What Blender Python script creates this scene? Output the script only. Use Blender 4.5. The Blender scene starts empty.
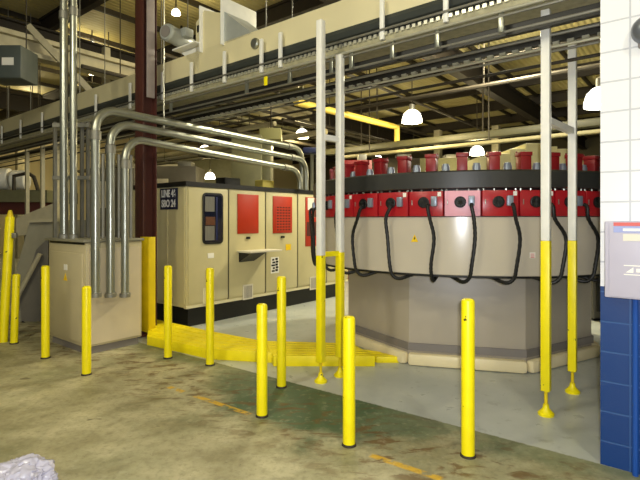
import bpy, bmesh, math, random
from mathutils import Vector, Matrix
random.seed(7)
S = bpy.context.scene
COL = S.collection
R = math.radians
F = 480.0                      # focal length in pixels of the 640 x 480 frame
EYE = 1.6
# ------------------------------------------------------------------ camera
cam_d = bpy.data.cameras.new('camera')
cam_d.sensor_width = 36.0
cam_d.lens = 27.0
cam_d.shift_y = -20.0 / 640.0
cam_d.clip_start = 0.05
cam_d.clip_end = 200
cam = bpy.data.objects.new('camera', cam_d)
cam.location = (0, 0, EYE)
cam.rotation_euler = (R(90), 0, 0)
COL.objects.link(cam)
S.camera = cam
# ------------------------------------------------------------------ world, exposure
w = bpy.data.worlds.new('world')
S.world = w
w.use_nodes = True
w.node_tree.nodes['Background'].inputs[0].default_value = (0.75, 0.85, 0.8, 1)
w.node_tree.nodes['Background'].inputs[1].default_value = 0.04
S.view_settings.view_transform = 'Standard'
S.view_settings.look = 'None'
S.view_settings.gamma = 1
S.view_settings.exposure = 0.8
S.view_settings.use_curve_mapping = False
# the hall's own axes: U runs along the conveyor to the left and away, V runs away to the right
U = Vector((-0.78, 0.625, 0)).normalized()
V = Vector((0.625, 0.78, 0)).normalized()
ANG = math.atan2(-U.y, -U.x)     # rotation of the hall (local x = -U, local y = V)


def UV(a, b, z=0.0):
    return U * a + V * b + Vector((0, 0, z))


# ------------------------------------------------------------------ lights
def lamp(name, kind, loc, energy, color, size=0.3, rot=None):
    d = bpy.data.lights.new(name, kind)
    d.energy = energy
    d.color = color
    if kind == 'AREA':
        d.shape = 'DISK'
        d.size = size
    else:
        d.shadow_soft_size = size
    o = bpy.data.objects.new(name, d)
    o.location = loc
    if rot:
        o.rotation_euler = rot
    COL.objects.link(o)
    return o


lamp('camera_flash', 'POINT', (0.05, -0.02, EYE + 0.06), 200, (0.93, 0.95, 1.0), 0.03)
for p in [(-3.2, 1.4, 5.2), (1.8, -0.6, 5.2), (-1.6, -3.4, 5.2), (-5.5, -1.8, 5.2)]:
    lamp('aisle_high_bay_light', 'POINT', p, 150, (1.0, 0.95, 0.74), 0.25)
lamp('machine_high_bay_light', 'AREA', (0.4, 8.6, 5.4), 60, (1.0, 0.93, 0.66), 0.6)
lamp('machine_high_bay_light', 'POINT', (3.6, 9.7, 5.3), 620, (1.0, 0.93, 0.68), 0.2)


# ------------------------------------------------------------------ materials
def rgb(r, g, b):
    f = lambda c: (c / 255 / 12.92) if c / 255 <= 0.04045 else ((c / 255 + 0.055) / 1.055) ** 2.4
    return (f(r), f(g), f(b), 1)


MATS = {}


def mat(name, col, rough=0.5, metal=0.0, var=0.0, scale=6.0, emit=0.0, bump=0.0, bscale=40, spec=0.5, alpha=1.0,
        chips=None, stretch=(1, 1, 1)):
    if name in MATS:
        return MATS[name]
    m = bpy.data.materials.new(name)
    m.use_nodes = True
    nt = m.node_tree
    b = nt.nodes['Principled BSDF']
    b.inputs['Base Color'].default_value = col
    b.inputs['Roughness'].default_value = rough
    b.inputs['Metallic'].default_value = metal
    b.inputs['Specular IOR Level'].default_value = spec
    if emit:
        b.inputs['Emission Color'].default_value = col
        b.inputs['Emission Strength'].default_value = emit
    tc = nt.nodes.new('ShaderNodeTexCoord')
    mp = nt.nodes.new('ShaderNodeMapping')
    mp.inputs['Scale'].default_value = stretch
    nt.links.new(tc.outputs['Object'], mp.inputs[0])
    last = None
    if var:
        n = nt.nodes.new('ShaderNodeTexNoise')
        n.inputs['Scale'].default_value = scale
        n.inputs['Detail'].default_value = 5
        nt.links.new(mp.outputs[0], n.inputs['Vector'])
        r = nt.nodes.new('ShaderNodeValToRGB')
        r.color_ramp.elements[0].position = 0.3
        r.color_ramp.elements[1].position = 0.7
        r.color_ramp.elements[0].color = tuple(c * (1 - var) for c in col[:3]) + (1,)
        r.color_ramp.elements[1].color = tuple(min(1, c * (1 + var * 0.6)) for c in col[:3]) + (1,)
        nt.links.new(n.outputs['Fac'], r.inputs[0])
        nt.links.new(r.outputs[0], b.inputs['Base Color'])
        last = r.outputs[0]
    if chips:
        n2 = nt.nodes.new('ShaderNodeTexNoise')
        n2.inputs['Scale'].default_value = chips[1]
        n2.inputs['Detail'].default_value = 3
        nt.links.new(tc.outputs['Object'], n2.inputs['Vector'])
        r2 = nt.nodes.new('ShaderNodeValToRGB')
        r2.color_ramp.elements[0].position = chips[2]
        r2.color_ramp.elements[1].position = chips[2] + 0.02
        nt.links.new(n2.outputs['Fac'], r2.inputs[0])
        mx = nt.nodes.new('ShaderNodeMix')
        mx.data_type = 'RGBA'
        nt.links.new(r2.outputs[0], mx.inputs['Factor'])
        if last:
            nt.links.new(last, mx.inputs[6])
        else:
            mx.inputs[6].default_value = col
        mx.inputs[7].default_value = chips[0]
        nt.links.new(mx.outputs[2], b.inputs['Base Color'])
    if bump:
        n3 = nt.nodes.new('ShaderNodeTexNoise')
        n3.inputs['Scale'].default_value = bscale
        nt.links.new(mp.outputs[0], n3.inputs['Vector'])
        bp = nt.nodes.new('ShaderNodeBump')
        bp.inputs['Strength'].default_value = bump
        bp.inputs['Distance'].default_value = 0.01
        nt.links.new(n3.outputs['Fac'], bp.inputs['Height'])
        nt.links.new(bp.outputs[0], b.inputs['Normal'])
    MATS[name] = m
    return m


YEL = mat('yellow_paint', rgb(252, 234, 8), 0.38, var=0.06, scale=9, chips=(rgb(40, 32, 12), 17, 0.70))
YELC = mat('yellow_plate', rgb(250, 230, 12), 0.45, var=0.07, scale=7, bump=0.3, bscale=120, chips=(rgb(120, 100, 20), 26, 0.72))
YELD = mat('yellow_guard', rgb(232, 204, 12), 0.5, var=0.12)
WHT = mat('white_paint', rgb(238, 237, 230), 0.4, var=0.06, scale=8)
CRM = mat('cream_enamel', rgb(206, 196, 152), 0.38, var=0.05, scale=3)
CRM2 = mat('cream_panel', rgb(216, 208, 172), 0.5, var=0.06, scale=3)
GRY = mat('warm_grey_enamel', rgb(196, 187, 170), 0.2, var=0.04, scale=2.5)
GRYB = mat('base_grey_enamel', rgb(182, 172, 156), 0.38, var=0.06, scale=2.5)
STRP = mat('grey_stripe', rgb(128, 122, 118), 0.5)
BUMP = mat('cream_bumper', rgb(236, 222, 180), 0.45, var=0.05)
BLK = mat('black_rubber', rgb(16, 16, 16), 0.5)
BLKP = mat('black_paint', rgb(22, 21, 19), 0.45, var=0.1)
BAND = mat('charcoal_band', rgb(46, 46, 44), 0.4, var=0.08, scale=3)
RED = mat('red_module_paint', rgb(168, 24, 34), 0.3, var=0.06)
REDP = mat('red_panel_paint', rgb(184, 46, 12), 0.45, var=0.06)
REDM = mat('dark_red_motor', rgb(140, 20, 26), 0.4, var=0.1)
PINK = mat('flash_pink_module', rgb(230, 166, 186), 0.35, var=0.05)  # flash highlight on one red module, painted in as pink
STEEL = mat('galvanized_steel', rgb(168, 170, 158), 0.3, 0.8, var=0.04, scale=12, stretch=(1, 1, 0.2))
STEELD = mat('dull_steel', rgb(140, 138, 128), 0.5, 0.6, var=0.12)
STEELP = mat('pale_steel_beam', rgb(176, 168, 140), 0.6, 0.1, var=0.12)
DARK = mat('dark_steel', rgb(62, 56, 46), 0.6, 0.3, var=0.2)
RAIL = mat('bright_rail', rgb(200, 198, 180), 0.3, 0.5)
BROWN = mat('red_brown_column_paint', rgb(78, 40, 33), 0.5, var=0.12)
BRGY = mat('column_grey_flange', rgb(150, 138, 134), 0.5, var=0.15)
CONV = mat('conveyor_side_cream', rgb(220, 210, 170), 0.45, var=0.06, scale=2)
TROU = mat('conveyor_trough_grey', rgb(62, 66, 62), 0.45, 0.2, var=0.1)
CHN = mat('conveyor_chain_beige', rgb(168, 162, 130), 0.5, var=0.25, scale=14)
CAB = mat('cabinet_beige', rgb(196, 184, 148), 0.42, var=0.05, scale=3)
CABL = mat('cabinet_front_beige', rgb(208, 194, 164), 0.42, var=0.05, scale=3)
GSHT = mat('grey_guard_sheet', rgb(138, 134, 116), 0.5, var=0.08)
GSHTD = mat('dark_guard_sheet', rgb(104, 100, 92), 0.5, var=0.08)
NAVY = mat('navy_sign', rgb(20, 26, 62), 0.5)
INK = mat('white_lettering', rgb(240, 240, 240), 0.5)
GLASS = mat('dark_glass', rgb(26, 30, 48), 0.1, spec=0.8)
GLASS2 = mat('smoky_curtain', rgb(120, 118, 112), 0.35, var=0.2, scale=10, stretch=(8, 8, 0.3))
AMB = mat('amber_device', rgb(96, 54, 26), 0.5, var=0.4, scale=20)
PLATE = mat('pale_plate', rgb(214, 208, 190), 0.4)
PAPER = mat('white_paper', rgb(238, 236, 228), 0.6)
WARN = mat('warning_yellow', rgb(240, 200, 10), 0.5)
BOXG = mat('lilac_grey_box', rgb(186, 182, 200), 0.35, var=0.03)
BELL = mat('bell_grey', rgb(118, 122, 130), 0.3, 0.5)
LBLU = mat('label_blue', rgb(150, 160, 210), 0.5)
LRED = mat('label_red', rgb(206, 90, 84), 0.5)
MOTG = mat('motor_grey', rgb(168, 172, 168), 0.4, 0.2, var=0.1)
CYLG = mat('blue_grey_cylinder', rgb(140, 150, 166), 0.35, 0.4)
OLIV = mat('olive_duct', rgb(96, 94, 68), 0.5, var=0.15)
OLIB = mat('olive_box', rgb(112, 110, 80), 0.6, var=0.1)
CRMY = mat('pale_yellow_cover', rgb(232, 222, 160), 0.5, var=0.08)
YPIP = mat('yellow_pipe', rgb(214, 190, 84), 0.5, var=0.1)
MAROON = mat('maroon_beam', rgb(80, 34, 26), 0.6)
CARD = mat('yellow_carton', rgb(206, 190, 90), 0.6)
SLATE = mat('slate_box', rgb(72, 80, 78), 0.5, var=0.1)
BLUEB = mat('blue_device', rgb(28, 38, 84), 0.4)
LENS = mat('lamp_glow', (1.0, 0.95, 0.78, 1), 0.4, emit=14)
SHADE = mat('lamp_refractor', (1.0, 0.92, 0.72, 1), 0.4, emit=5)
SHADEW = mat('lamp_white_reflector', (1.0, 0.99, 0.9, 1), 0.4, emit=1.6)
TUBE = mat('fluorescent_glow', (1.0, 1.0, 0.88, 1), 0.4, emit=9)


def bag_material():
    m = bpy.data.materials.new('clear_plastic_film')
    m.use_nodes = True
    b = m.node_tree.nodes['Principled BSDF']
    b.inputs['Base Color'].default_value = rgb(206, 204, 226)
    b.inputs['Roughness'].default_value = 0.16
    b.inputs['Specular IOR Level'].default_value = 0.9
    b.inputs['Alpha'].default_value = 0.75
    return m


FILM = bag_material()


def floor_material():
    m = bpy.data.materials.new('worn_concrete_and_grey_floor_paint')
    m.use_nodes = True
    nt = m.node_tree
    N, L = nt.nodes, nt.links
    b = N['Principled BSDF']
    geo = N.new('ShaderNodeTexCoord')
    pos = geo.outputs['Object']

    def math_(op, a, c=None, d=None):
        n = N.new('ShaderNodeMath')
        n.operation = op
        for i, v in enumerate((a, c, d)):
            if v is None:
                continue
            if isinstance(v, (int, float)):
                n.inputs[i].default_value = v
            else:
                L.new(v, n.inputs[i])
        return n.outputs[0]

    def noise(sc, det=6, st=(1, 1, 1), off=(0, 0, 0), dist=0.0):
        mp = N.new('ShaderNodeMapping')
        mp.inputs['Scale'].default_value = st
        mp.inputs['Location'].default_value = off
        L.new(pos, mp.inputs[0])
        n = N.new('ShaderNodeTexNoise')
        n.inputs['Scale'].default_value = sc
        n.inputs['Detail'].default_value = det
        n.inputs['Roughness'].default_value = 0.6
        n.inputs['Distortion'].default_value = dist
        L.new(mp.outputs[0], n.inputs['Vector'])
        return n.outputs['Fac']

    def ramp(fac, p0, p1):
        n = N.new('ShaderNodeMapRange')
        n.inputs['From Min'].default_value = p0
        n.inputs['From Max'].default_value = p1
        L.new(fac, n.inputs['Value'])
        return n.outputs[0]

    def mix(fac, a, c):
        n = N.new('ShaderNodeMix')
        n.data_type = 'RGBA'
        if isinstance(fac, (int, float)):
            n.inputs['Factor'].default_value = fac
        else:
            L.new(fac, n.inputs['Factor'])
        for i, v in ((6, a), (7, c)):
            if isinstance(v, tuple):
                n.inputs[i].default_value = v
            else:
                L.new(v, n.inputs[i])
        return n.outputs[2]

    sep = N.new('ShaderNodeSeparateXYZ')
    L.new(pos, sep.inputs[0])
    X, Y = sep.outputs[0], sep.outputs[1]
    # signed distance to the paint edge, a straight line through (-1.68, 5.77) and (1.84, 3.15)
    dx, dy = 3.52, -2.62
    ln = math.hypot(dx, dy)
    nx, ny = -dy / ln, dx / ln
    c0 = nx * 1.84 + ny * 3.15
    sd = math_('SUBTRACT', math_('ADD', math_('MULTIPLY', X, nx), math_('MULTIPLY', Y, ny)), c0)
    sdw = math_('ADD', sd, math_('MULTIPLY', math_('SUBTRACT', noise(30, 4), 0.5), 0.03))
    paint = ramp(sdw, -0.008, 0.008)
    # bare concrete of the aisle
    base = mix(ramp(noise(2.2), 0.35, 0.66), rgb(150, 143, 110), rgb(194, 187, 152))
    base = mix(math_('MULTIPLY', ramp(noise(9, 6), 0.5, 0.75), 0.5), base, rgb(118, 110, 80))
    base = mix(math_('MULTIPLY', ramp(noise(1.3, 4, off=(3, 1, 0)), 0.48, 0.7), 0.6), base, rgb(104, 108, 74))
    # old green paint left beside the edge of the grey paint
    along = math_('ADD', math_('MULTIPLY', X, dx / ln), math_('MULTIPLY', Y, dy / ln))
    tri = math_('SUBTRACT', 1.0, ramp(math_('ABSOLUTE', math_('ADD', along, 2.6)), 0.5, 1.25))
    half = math_('ADD', 0.16, math_('MULTIPLY', tri, 0.62))
    gn = math_('MULTIPLY', math_('SUBTRACT', noise(2.6, 6), 0.5), 1.0)
    gw = math_('ADD', math_('SUBTRACT', math_('ABSOLUTE', math_('ADD', sd, 0.05)), half), gn)
    green = math_('SUBTRACT', 1.0, ramp(gw, -0.12, 0.16))
    g2 = math_('MULTIPLY', green, math_('ADD', 0.55, math_('MULTIPLY', tri, 0.4)))
    base = mix(math_('MULTIPLY', g2, 0.95), base, mix(noise(5), rgb(40, 76, 52), rgb(70, 104, 74)))
    rust = math_('MULTIPLY', ramp(noise(4.5, 6, st=(1, 2.2, 1), off=(5, 2, 0), dist=0.6), 0.52, 0.62), math_('SUBTRACT', 1.0, ramp(math_('ABSOLUTE', math_('ADD', sd, 0.6)), 0.2, 0.8)))
    base = mix(math_('MULTIPLY', rust, 0.8), base, rgb(104, 76, 38))
    # worn dashes of a yellow line running along the aisle
    ysd = math_('ABSOLUTE', math_('ADD', sd, 0.80))
    seg = None
    for c_, h_ in ((-3.17, 0.36), (-1.42, 0.26), (-3.80, 0.12)):
        one = math_('SUBTRACT', 1.0, ramp(math_('ABSOLUTE', math_('SUBTRACT', along, c_)), h_ - 0.02, h_))
        seg = one if seg is None else math_('MAXIMUM', seg, one)
    yl = math_('MULTIPLY', math_('MULTIPLY', math_('SUBTRACT', 1.0, ramp(ysd, 0.022, 0.034)), seg), ramp(noise(9, 4, off=(1.2, 7, 0)), 0.40, 0.5))
    base = mix(math_('MULTIPLY', yl, 0.85), base, rgb(214, 170, 30))
    speck = ramp(noise(55, 2), 0.70, 0.74)
    base = mix(math_('MULTIPLY', speck, 0.7), base, rgb(62, 54, 38))
    blot = ramp(noise(3.4, 2, st=(1, 1.5, 1), off=(9, 4, 0)), 0.72, 0.75)
    base = mix(math_('MULTIPLY', blot, 0.7), base, rgb(78, 66, 44))
    # grey floor paint round the machines
    base = mix(math_('MULTIPLY', ramp(noise(26, 8, off=(4, 4, 0)), 0.5, 0.7), 0.35), base, rgb(92, 84, 62))
    base = mix(math_('MULTIPLY', ramp(noise(14, 8, off=(8, 4, 0)), 0.55, 0.7), 0.3), base, rgb(190, 184, 156))
    gp = mix(ramp(noise(1.6, 5), 0.3, 0.7), rgb(172, 178, 174), rgb(196, 199, 194))
    gp = mix(math_('MULTIPLY', ramp(noise(7, 4, off=(2, 2, 0)), 0.60, 0.72), 0.35), gp, rgb(110, 108, 96))
    colr = mix(paint, base, gp)
    L.new(colr, b.inputs['Base Color'])
    rg = math_('ADD', math_('MULTIPLY', paint, -0.22), math_('ADD', 0.42, math_('MULTIPLY', noise(6), 0.22)))
    L.new(rg, b.inputs['Roughness'])
    bp = N.new('ShaderNodeBump')
    bp.inputs['Strength'].default_value = 0.15
    bp.inputs['Distance'].default_value = 0.006
    L.new(noise(22, 6), bp.inputs['Height'])
    L.new(bp.outputs[0], b.inputs['Normal'])
    return m


def block_material(name, lower, upper, split, mortar_low, mortar_up):
    m = bpy.data.materials.new(name)
    m.use_nodes = True
    nt = m.node_tree
    N, L = nt.nodes, nt.links
    b = N['Principled BSDF']
    tc = N.new('ShaderNodeTexCoord')
    sep = N.new('ShaderNodeSeparateXYZ')
    L.new(tc.outputs['Object'], sep.inputs[0])
    cmb = N.new('ShaderNodeCombineXYZ')
    for i_, o_, sh_ in ((0, 0, 0.235), (2, 1, 0.038)):
        ad_ = N.new('ShaderNodeMath')
        ad_.operation = 'ADD'
        ad_.inputs[1].default_value = sh_
        L.new(sep.outputs[i_], ad_.inputs[0])
        L.new(ad_.outputs[0], cmb.inputs[o_])
    br = N.new('ShaderNodeTexBrick')
    br.offset = 0.0
    br.inputs['Scale'].default_value = 1.0
    br.inputs['Brick Width'].default_value = 0.4
    br.inputs['Row Height'].default_value = 0.195
    br.inputs['Mortar Size'].default_value = 0.006
    br.inputs['Mortar Smooth'].default_value = 0.3
    L.new(cmb.outputs[0], br.inputs['Vector'])
    gt = N.new('ShaderNodeMath')
    gt.operation = 'GREATER_THAN'
    gt.inputs[1].default_value = split
    L.new(sep.outputs[2], gt.inputs[0])
    def mx(a, c, f):
        n = N.new('ShaderNodeMix')
        n.data_type = 'RGBA'
        L.new(f, n.inputs['Factor'])
        for i, v in ((6, a), (7, c)):
            if isinstance(v, tuple):
                n.inputs[i].default_value = v
            else:
                L.new(v, n.inputs[i])
        return n.outputs[2]
    face = mx(lower, upper, gt.outputs[0])
    mort = mx(mortar_low, mortar_up, gt.outputs[0])
    L.new(mx(face, mort, br.outputs['Fac']), b.inputs['Base Color'])
    b.inputs['Roughness'].default_value = 0.35
    inv = N.new('ShaderNodeMath')
    inv.operation = 'SUBTRACT'
    inv.inputs[0].default_value = 1.0
    L.new(br.outputs['Fac'], inv.inputs[1])
    ns = N.new('ShaderNodeTexNoise')
    ns.inputs['Scale'].default_value = 90
    L.new(tc.outputs['Object'], ns.inputs['Vector'])
    ad = N.new('ShaderNodeMath')
    ad.operation = 'MULTIPLY_ADD'
    ad.inputs[1].default_value = 0.25
    L.new(ns.outputs['Fac'], ad.inputs[0])
    L.new(inv.outputs[0], ad.inputs[2])
    bp = N.new('ShaderNodeBump')
    bp.inputs['Strength'].default_value = 0.5
    bp.inputs['Distance'].default_value = 0.006
    L.new(ad.outputs[0], bp.inputs['Height'])
    L.new(bp.outputs[0], b.inputs['Normal'])
    return m


def louvre_material():
    m = bpy.data.materials.new('louvred_red_metal')
    m.use_nodes = True
    N, L = m.node_tree.nodes, m.node_tree.links
    tc = N.new('ShaderNodeTexCoord')
    sep = N.new('ShaderNodeSeparateXYZ')
    L.new(tc.outputs['Object'], sep.inputs[0])
    cmb = N.new('ShaderNodeCombineXYZ')
    L.new(sep.outputs[0], cmb.inputs[0])
    L.new(sep.outputs[2], cmb.inputs[1])
    br = N.new('ShaderNodeTexBrick')
    br.offset = 0.0
    br.inputs['Scale'].default_value = 1.0
    br.inputs['Brick Width'].default_value = 0.075
    br.inputs['Row Height'].default_value = 0.05
    br.inputs['Mortar Size'].default_value = 0.014
    br.inputs['Color1'].default_value = rgb(58, 18, 12)
    br.inputs['Color2'].default_value = rgb(58, 18, 12)
    br.inputs['Mortar'].default_value = rgb(184, 48, 14)
    L.new(cmb.outputs[0], br.inputs['Vector'])
    L.new(br.outputs['Color'], N['Principled BSDF'].inputs['Base Color'])
    return m


def deck_material():
    m = bpy.data.materials.new('ribbed_roof_deck')
    m.use_nodes = True
    nt = m.node_tree
    N, L = nt.nodes, nt.links
    b = N['Principled BSDF']
    tc = N.new('ShaderNodeTexCoord')
    wv = N.new('ShaderNodeTexWave')
    wv.bands_direction = 'X'
    wv.inputs['Scale'].default_value = 2.2
    L.new(tc.outputs['Object'], wv.inputs['Vector'])
    ns = N.new('ShaderNodeTexNoise')
    ns.inputs['Scale'].default_value = 0.5
    L.new(tc.outputs['Object'], ns.inputs['Vector'])
    rp = N.new('ShaderNodeValToRGB')
    rp.color_ramp.elements[0].position = 0.35
    rp.color_ramp.elements[1].position = 0.65
    rp.color_ramp.elements[0].color = rgb(172, 158, 104)
    rp.color_ramp.elements[1].color = rgb(206, 194, 138)
    L.new(ns.outputs['Fac'], rp.inputs[0])
    L.new(rp.outputs[0], b.inputs['Base Color'])
    bp = N.new('ShaderNodeBump')
    bp.inputs['Strength'].default_value = 0.6
    bp.inputs['Distance'].default_value = 0.04
    L.new(wv.outputs['Fac'], bp.inputs['Height'])
    L.new(bp.outputs[0], b.inputs['Normal'])
    b.inputs['Roughness'].default_value = 0.6
    return m


# ------------------------------------------------------------------ mesh helpers
class MB:
    def __init__(self):
        self.bm = bmesh.new()

    def _merge(self, tmp):
        me = bpy.data.meshes.new('tmp')
        tmp.to_mesh(me)
        tmp.free()
        self.bm.from_mesh(me)
        bpy.data.meshes.remove(me)

    def box(self, c, size, rz=0.0, bevel=0.0, rot=None):
        t = bmesh.new()
        bmesh.ops.create_cube(t, size=1.0)
        bmesh.ops.scale(t, vec=size, verts=t.verts)
        if bevel:
            bmesh.ops.bevel(t, geom=list(t.edges), offset=bevel, segments=2, affect='EDGES', profile=0.5)
        M = Matrix.Translation(Vector(c)) @ (rot if rot is not None else Matrix.Rotation(rz, 4, 'Z'))
        bmesh.ops.transform(t, matrix=M, verts=t.verts)
        self._merge(t)
        return self

    def beam(self, p0, p1, wd, ht, bevel=0.0):
        """rectangular bar from p0 to p1; wd across, ht upward"""
        p0, p1 = Vector(p0), Vector(p1)
        d = p1 - p0
        x = d.normalized()
        up = Vector((0, 0, 1)) if abs(x.z) < 0.99 else V
        y = up.cross(x).normalized()
        z = x.cross(y)
        rot = Matrix((x, y, z)).transposed().to_4x4()
        return self.box((p0 + p1) / 2, (d.length, wd, ht), rot=rot, bevel=bevel)

    def prism(self, pts, z0, z1, bevel=0.0):
        t = bmesh.new()
        lo = [t.verts.new((p[0], p[1], z0)) for p in pts]
        hi = [t.verts.new((p[0], p[1], z1)) for p in pts]
        n = len(pts)
        t.faces.new(lo[::-1])
        t.faces.new(hi)
        for i in range(n):
            t.faces.new((lo[i], lo[(i + 1) % n], hi[(i + 1) % n], hi[i]))
        bmesh.ops.recalc_face_normals(t, faces=t.faces)
        if bevel:
            bmesh.ops.bevel(t, geom=list(t.edges), offset=bevel, segments=2, affect='EDGES', profile=0.5)
        self._merge(t)
        return self

    def slab(self, pts, thick):
        """polygon of 3-D points extruded by the vector thick"""
        t = bmesh.new()
        thick = Vector(thick)
        a = [t.verts.new(Vector(p)) for p in pts]
        c = [t.verts.new(Vector(p) + thick) for p in pts]
        n = len(pts)
        t.faces.new(a[::-1])
        t.faces.new(c)
        for i in range(n):
            t.faces.new((a[i], a[(i + 1) % n], c[(i + 1) % n], c[i]))
        bmesh.ops.recalc_face_normals(t, faces=t.faces)
        self._merge(t)
        return self

    def tube(self, pts, r, n=12, caps=True):
        pts = [Vector(p) for p in pts]
        t = bmesh.new()
        rings = []
        prev = None
        for i, p in enumerate(pts):
            if i == 0:
                d = pts[1] - p
            elif i == len(pts) - 1:
                d = p - pts[i - 1]
            else:
                d = (pts[i + 1] - p).normalized() + (p - pts[i - 1]).normalized()
            d.normalize()
            if prev is None:
                a = Vector((0, 0, 1)) if abs(d.z) < 0.9 else Vector((1, 0, 0))
                x = a.cross(d).normalized()
            else:
                x = (prev - d * prev.dot(d)).normalized()
            prev = x
            y = d.cross(x)
            rr = r[i] if isinstance(r, (list, tuple)) else r
            rings.append([t.verts.new(p + (x * math.cos(2 * math.pi * k / n) + y * math.sin(2 * math.pi * k / n)) * rr) for k in range(n)])
        for i in range(len(rings) - 1):
            for k in range(n):
                t.faces.new((rings[i][k], rings[i][(k + 1) % n], rings[i + 1][(k + 1) % n], rings[i + 1][k]))
        if caps:
            t.faces.new(rings[0][::-1])
            t.faces.new(rings[-1])
        bmesh.ops.recalc_face_normals(t, faces=t.faces)
        self._merge(t)
        return self

    def lathe(self, prof, c, n=24, axis=None):
        """profile of (radius, height) revolved about axis through c"""
        c = Vector(c)
        ax = Vector(axis).normalized() if axis is not None else Vector((0, 0, 1))
        q = Vector((0, 0, 1)).rotation_difference(ax)
        t = bmesh.new()
        rings = []
        for r_, h in prof:
            if r_ < 1e-5:
                rings.append([t.verts.new(c + q @ Vector((0, 0, h)))])
            else:
                rings.append([t.verts.new(c + q @ Vector((r_ * math.cos(2 * math.pi * k / n), r_ * math.sin(2 * math.pi * k / n), h))) for k in range(n)])
        for a, b in zip(rings, rings[1:]):
            for k in range(n):
                k2 = (k + 1) % n
                if len(a) == 1 and len(b) == 1:
                    continue
                if len(a) == 1:
                    t.faces.new((a[0], b[k], b[k2]))
                elif len(b) == 1:
                    t.faces.new((a[k], a[k2], b[0]))
                else:
                    t.faces.new((a[k], a[k2], b[k2], b[k]))
        for ring, rev in ((rings[0], True), (rings[-1], False)):
            if len(ring) > 1:
                t.faces.new(ring[::-1] if rev else ring)
        bmesh.ops.recalc_face_normals(t, faces=t.faces)
        self._merge(t)
        return self

    def build(self, name, m, parent=None, origin=None, label=None):
        """links everything collected (in world coordinates) as ONE mesh object"""
        me = bpy.data.meshes.new(name)
        o = bpy.data.objects.new(name, me)
        COL.objects.link(o)
        if parent is not None:
            Mw = WM[parent.name]
            o.parent = parent
            if parent.type == 'MESH':
                o.location = (0, 0, 0)
            self.bm.transform(Mw.inverted())
            WM[o.name] = Mw.copy()
        else:
            if origin is None:
                xs = [v.co for v in self.bm.verts]
                origin = ((min(p.x for p in xs) + max(p.x for p in xs)) / 2, (min(p.y for p in xs) + max(p.y for p in xs)) / 2, min(p.z for p in xs))
            rz = 0.0
            if len(origin) == 4:
                rz = origin[3]
            Mw = Matrix.Translation(Vector(origin[:3])) @ Matrix.Rotation(rz, 4, 'Z')
            o.location = origin[:3]
            o.rotation_euler = (0, 0, rz)
            self.bm.transform(Mw.inverted())
            WM[o.name] = Mw
        self.bm.to_mesh(me)
        self.bm.free()
        me.materials.append(m)
        me.polygons.foreach_set('use_smooth', [True] * len(me.polygons))
        me.set_sharp_from_angle(angle=R(32))
        if label:
            o['label'] = label
        return o


WM = {}


def tag(o, label, cat, group=None):
    o['label'] = label
    o['category'] = cat
    if group:
        o['group'] = group
    return o


def thing(name, loc, label, cat, group=None, rz=0.0):
    o = bpy.data.objects.new(name, None)
    o.empty_display_size = 0.2
    o.location = loc
    o.rotation_euler = (0, 0, rz)
    COL.objects.link(o)
    WM[o.name] = Matrix.Translation(Vector(loc)) @ Matrix.Rotation(rz, 4, 'Z')
    return tag(o, label, cat, group)


def structure(o):
    o['kind'] = 'structure'
    return o


def copy_tree(o, mw=None):
    """a thing, its parts and their sub-parts, sharing mesh data"""
    c = o.copy()
    COL.objects.link(c)
    for ch in list(o.children):
        k = ch.copy()
        COL.objects.link(k)
        k.parent = c
        for g in list(ch.children):
            q = g.copy()
            COL.objects.link(q)
            q.parent = k
    return c


def text_part(name, body, size, origin, xdir, normal, m, parent, align='CENTER', thick=0.002, bold=0.0, fit=None):
    cu = bpy.data.curves.new(name, 'FONT')
    cu.body = body
    cu.size = size
    cu.align_x = align
    cu.align_y = 'CENTER'
    cu.extrude = thick
    cu.offset = bold
    tmp = bpy.data.objects.new('tmp', cu)
    COL.objects.link(tmp)
    bpy.context.view_layer.update()
    me = bpy.data.meshes.new_from_object(tmp.evaluated_get(bpy.context.evaluated_depsgraph_get()))
    bpy.data.objects.remove(tmp)
    bpy.data.curves.remove(cu)
    x = Vector(xdir).normalized()
    z = Vector(normal).normalized()
    y = z.cross(x)
    ws = [v.co.x for v in me.vertices]
    wid = max(ws) - min(ws)
    for v in me.vertices:
        v.co.x -= (max(ws) + min(ws)) / 2
    M = Matrix((x * (fit / wid if fit else 1.0), y, z)).transposed().to_4x4()
    M.translation = Vector(origin)
    b = MB()
    me.transform(M)
    b.bm.from_mesh(me)
    bpy.data.meshes.remove(me)
    return b.build(name, m, parent)


def px(x, z):
    """sideways position of photo column x at depth z"""
    return (x - 320) / F * z


def ph(y, z):
    """height of photo row y at depth z"""
    return EYE + (220 - y) / F * z


# ================================================================== THE HALL
RH = 6.5
A0, A1, B0, B1 = -16.0, 26.0, -9.0, 30.0


def quad(name, pts, m, origin=(0, 0, 0), thick=None):
    b = MB()
    b.slab(pts, thick)
    return structure(b.build(name, m, origin=origin))


quad('floor', [UV(A0, B0), UV(A1, B0), UV(A1, B1), UV(A0, B1)], floor_material(), thick=(0, 0, -0.1))
ceil = quad('ceiling', [UV(A0, B0, RH), UV(A1, B0, RH), UV(A1, B1, RH), UV(A0, B1, RH)], deck_material(), origin=(0, 0, RH, ANG), thick=(0, 0, 0.1))
CRW = mat('cream_wall', rgb(222, 206, 160), 0.6, var=0.06, scale=0.6)
OLW = mat('dull_far_wall', rgb(84, 78, 56), 0.7, var=0.1, scale=0.5)
quad('wall_left', [UV(A1, B0), UV(A1, B1), UV(A1, B1, RH), UV(A1, B0, RH)], CRW, thick=U * 0.2)
quad('wall_back', [UV(A0, B1), UV(A1, B1), UV(A1, B1, RH), UV(A0, B1, RH)], OLW, thick=V * 0.2)

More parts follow.
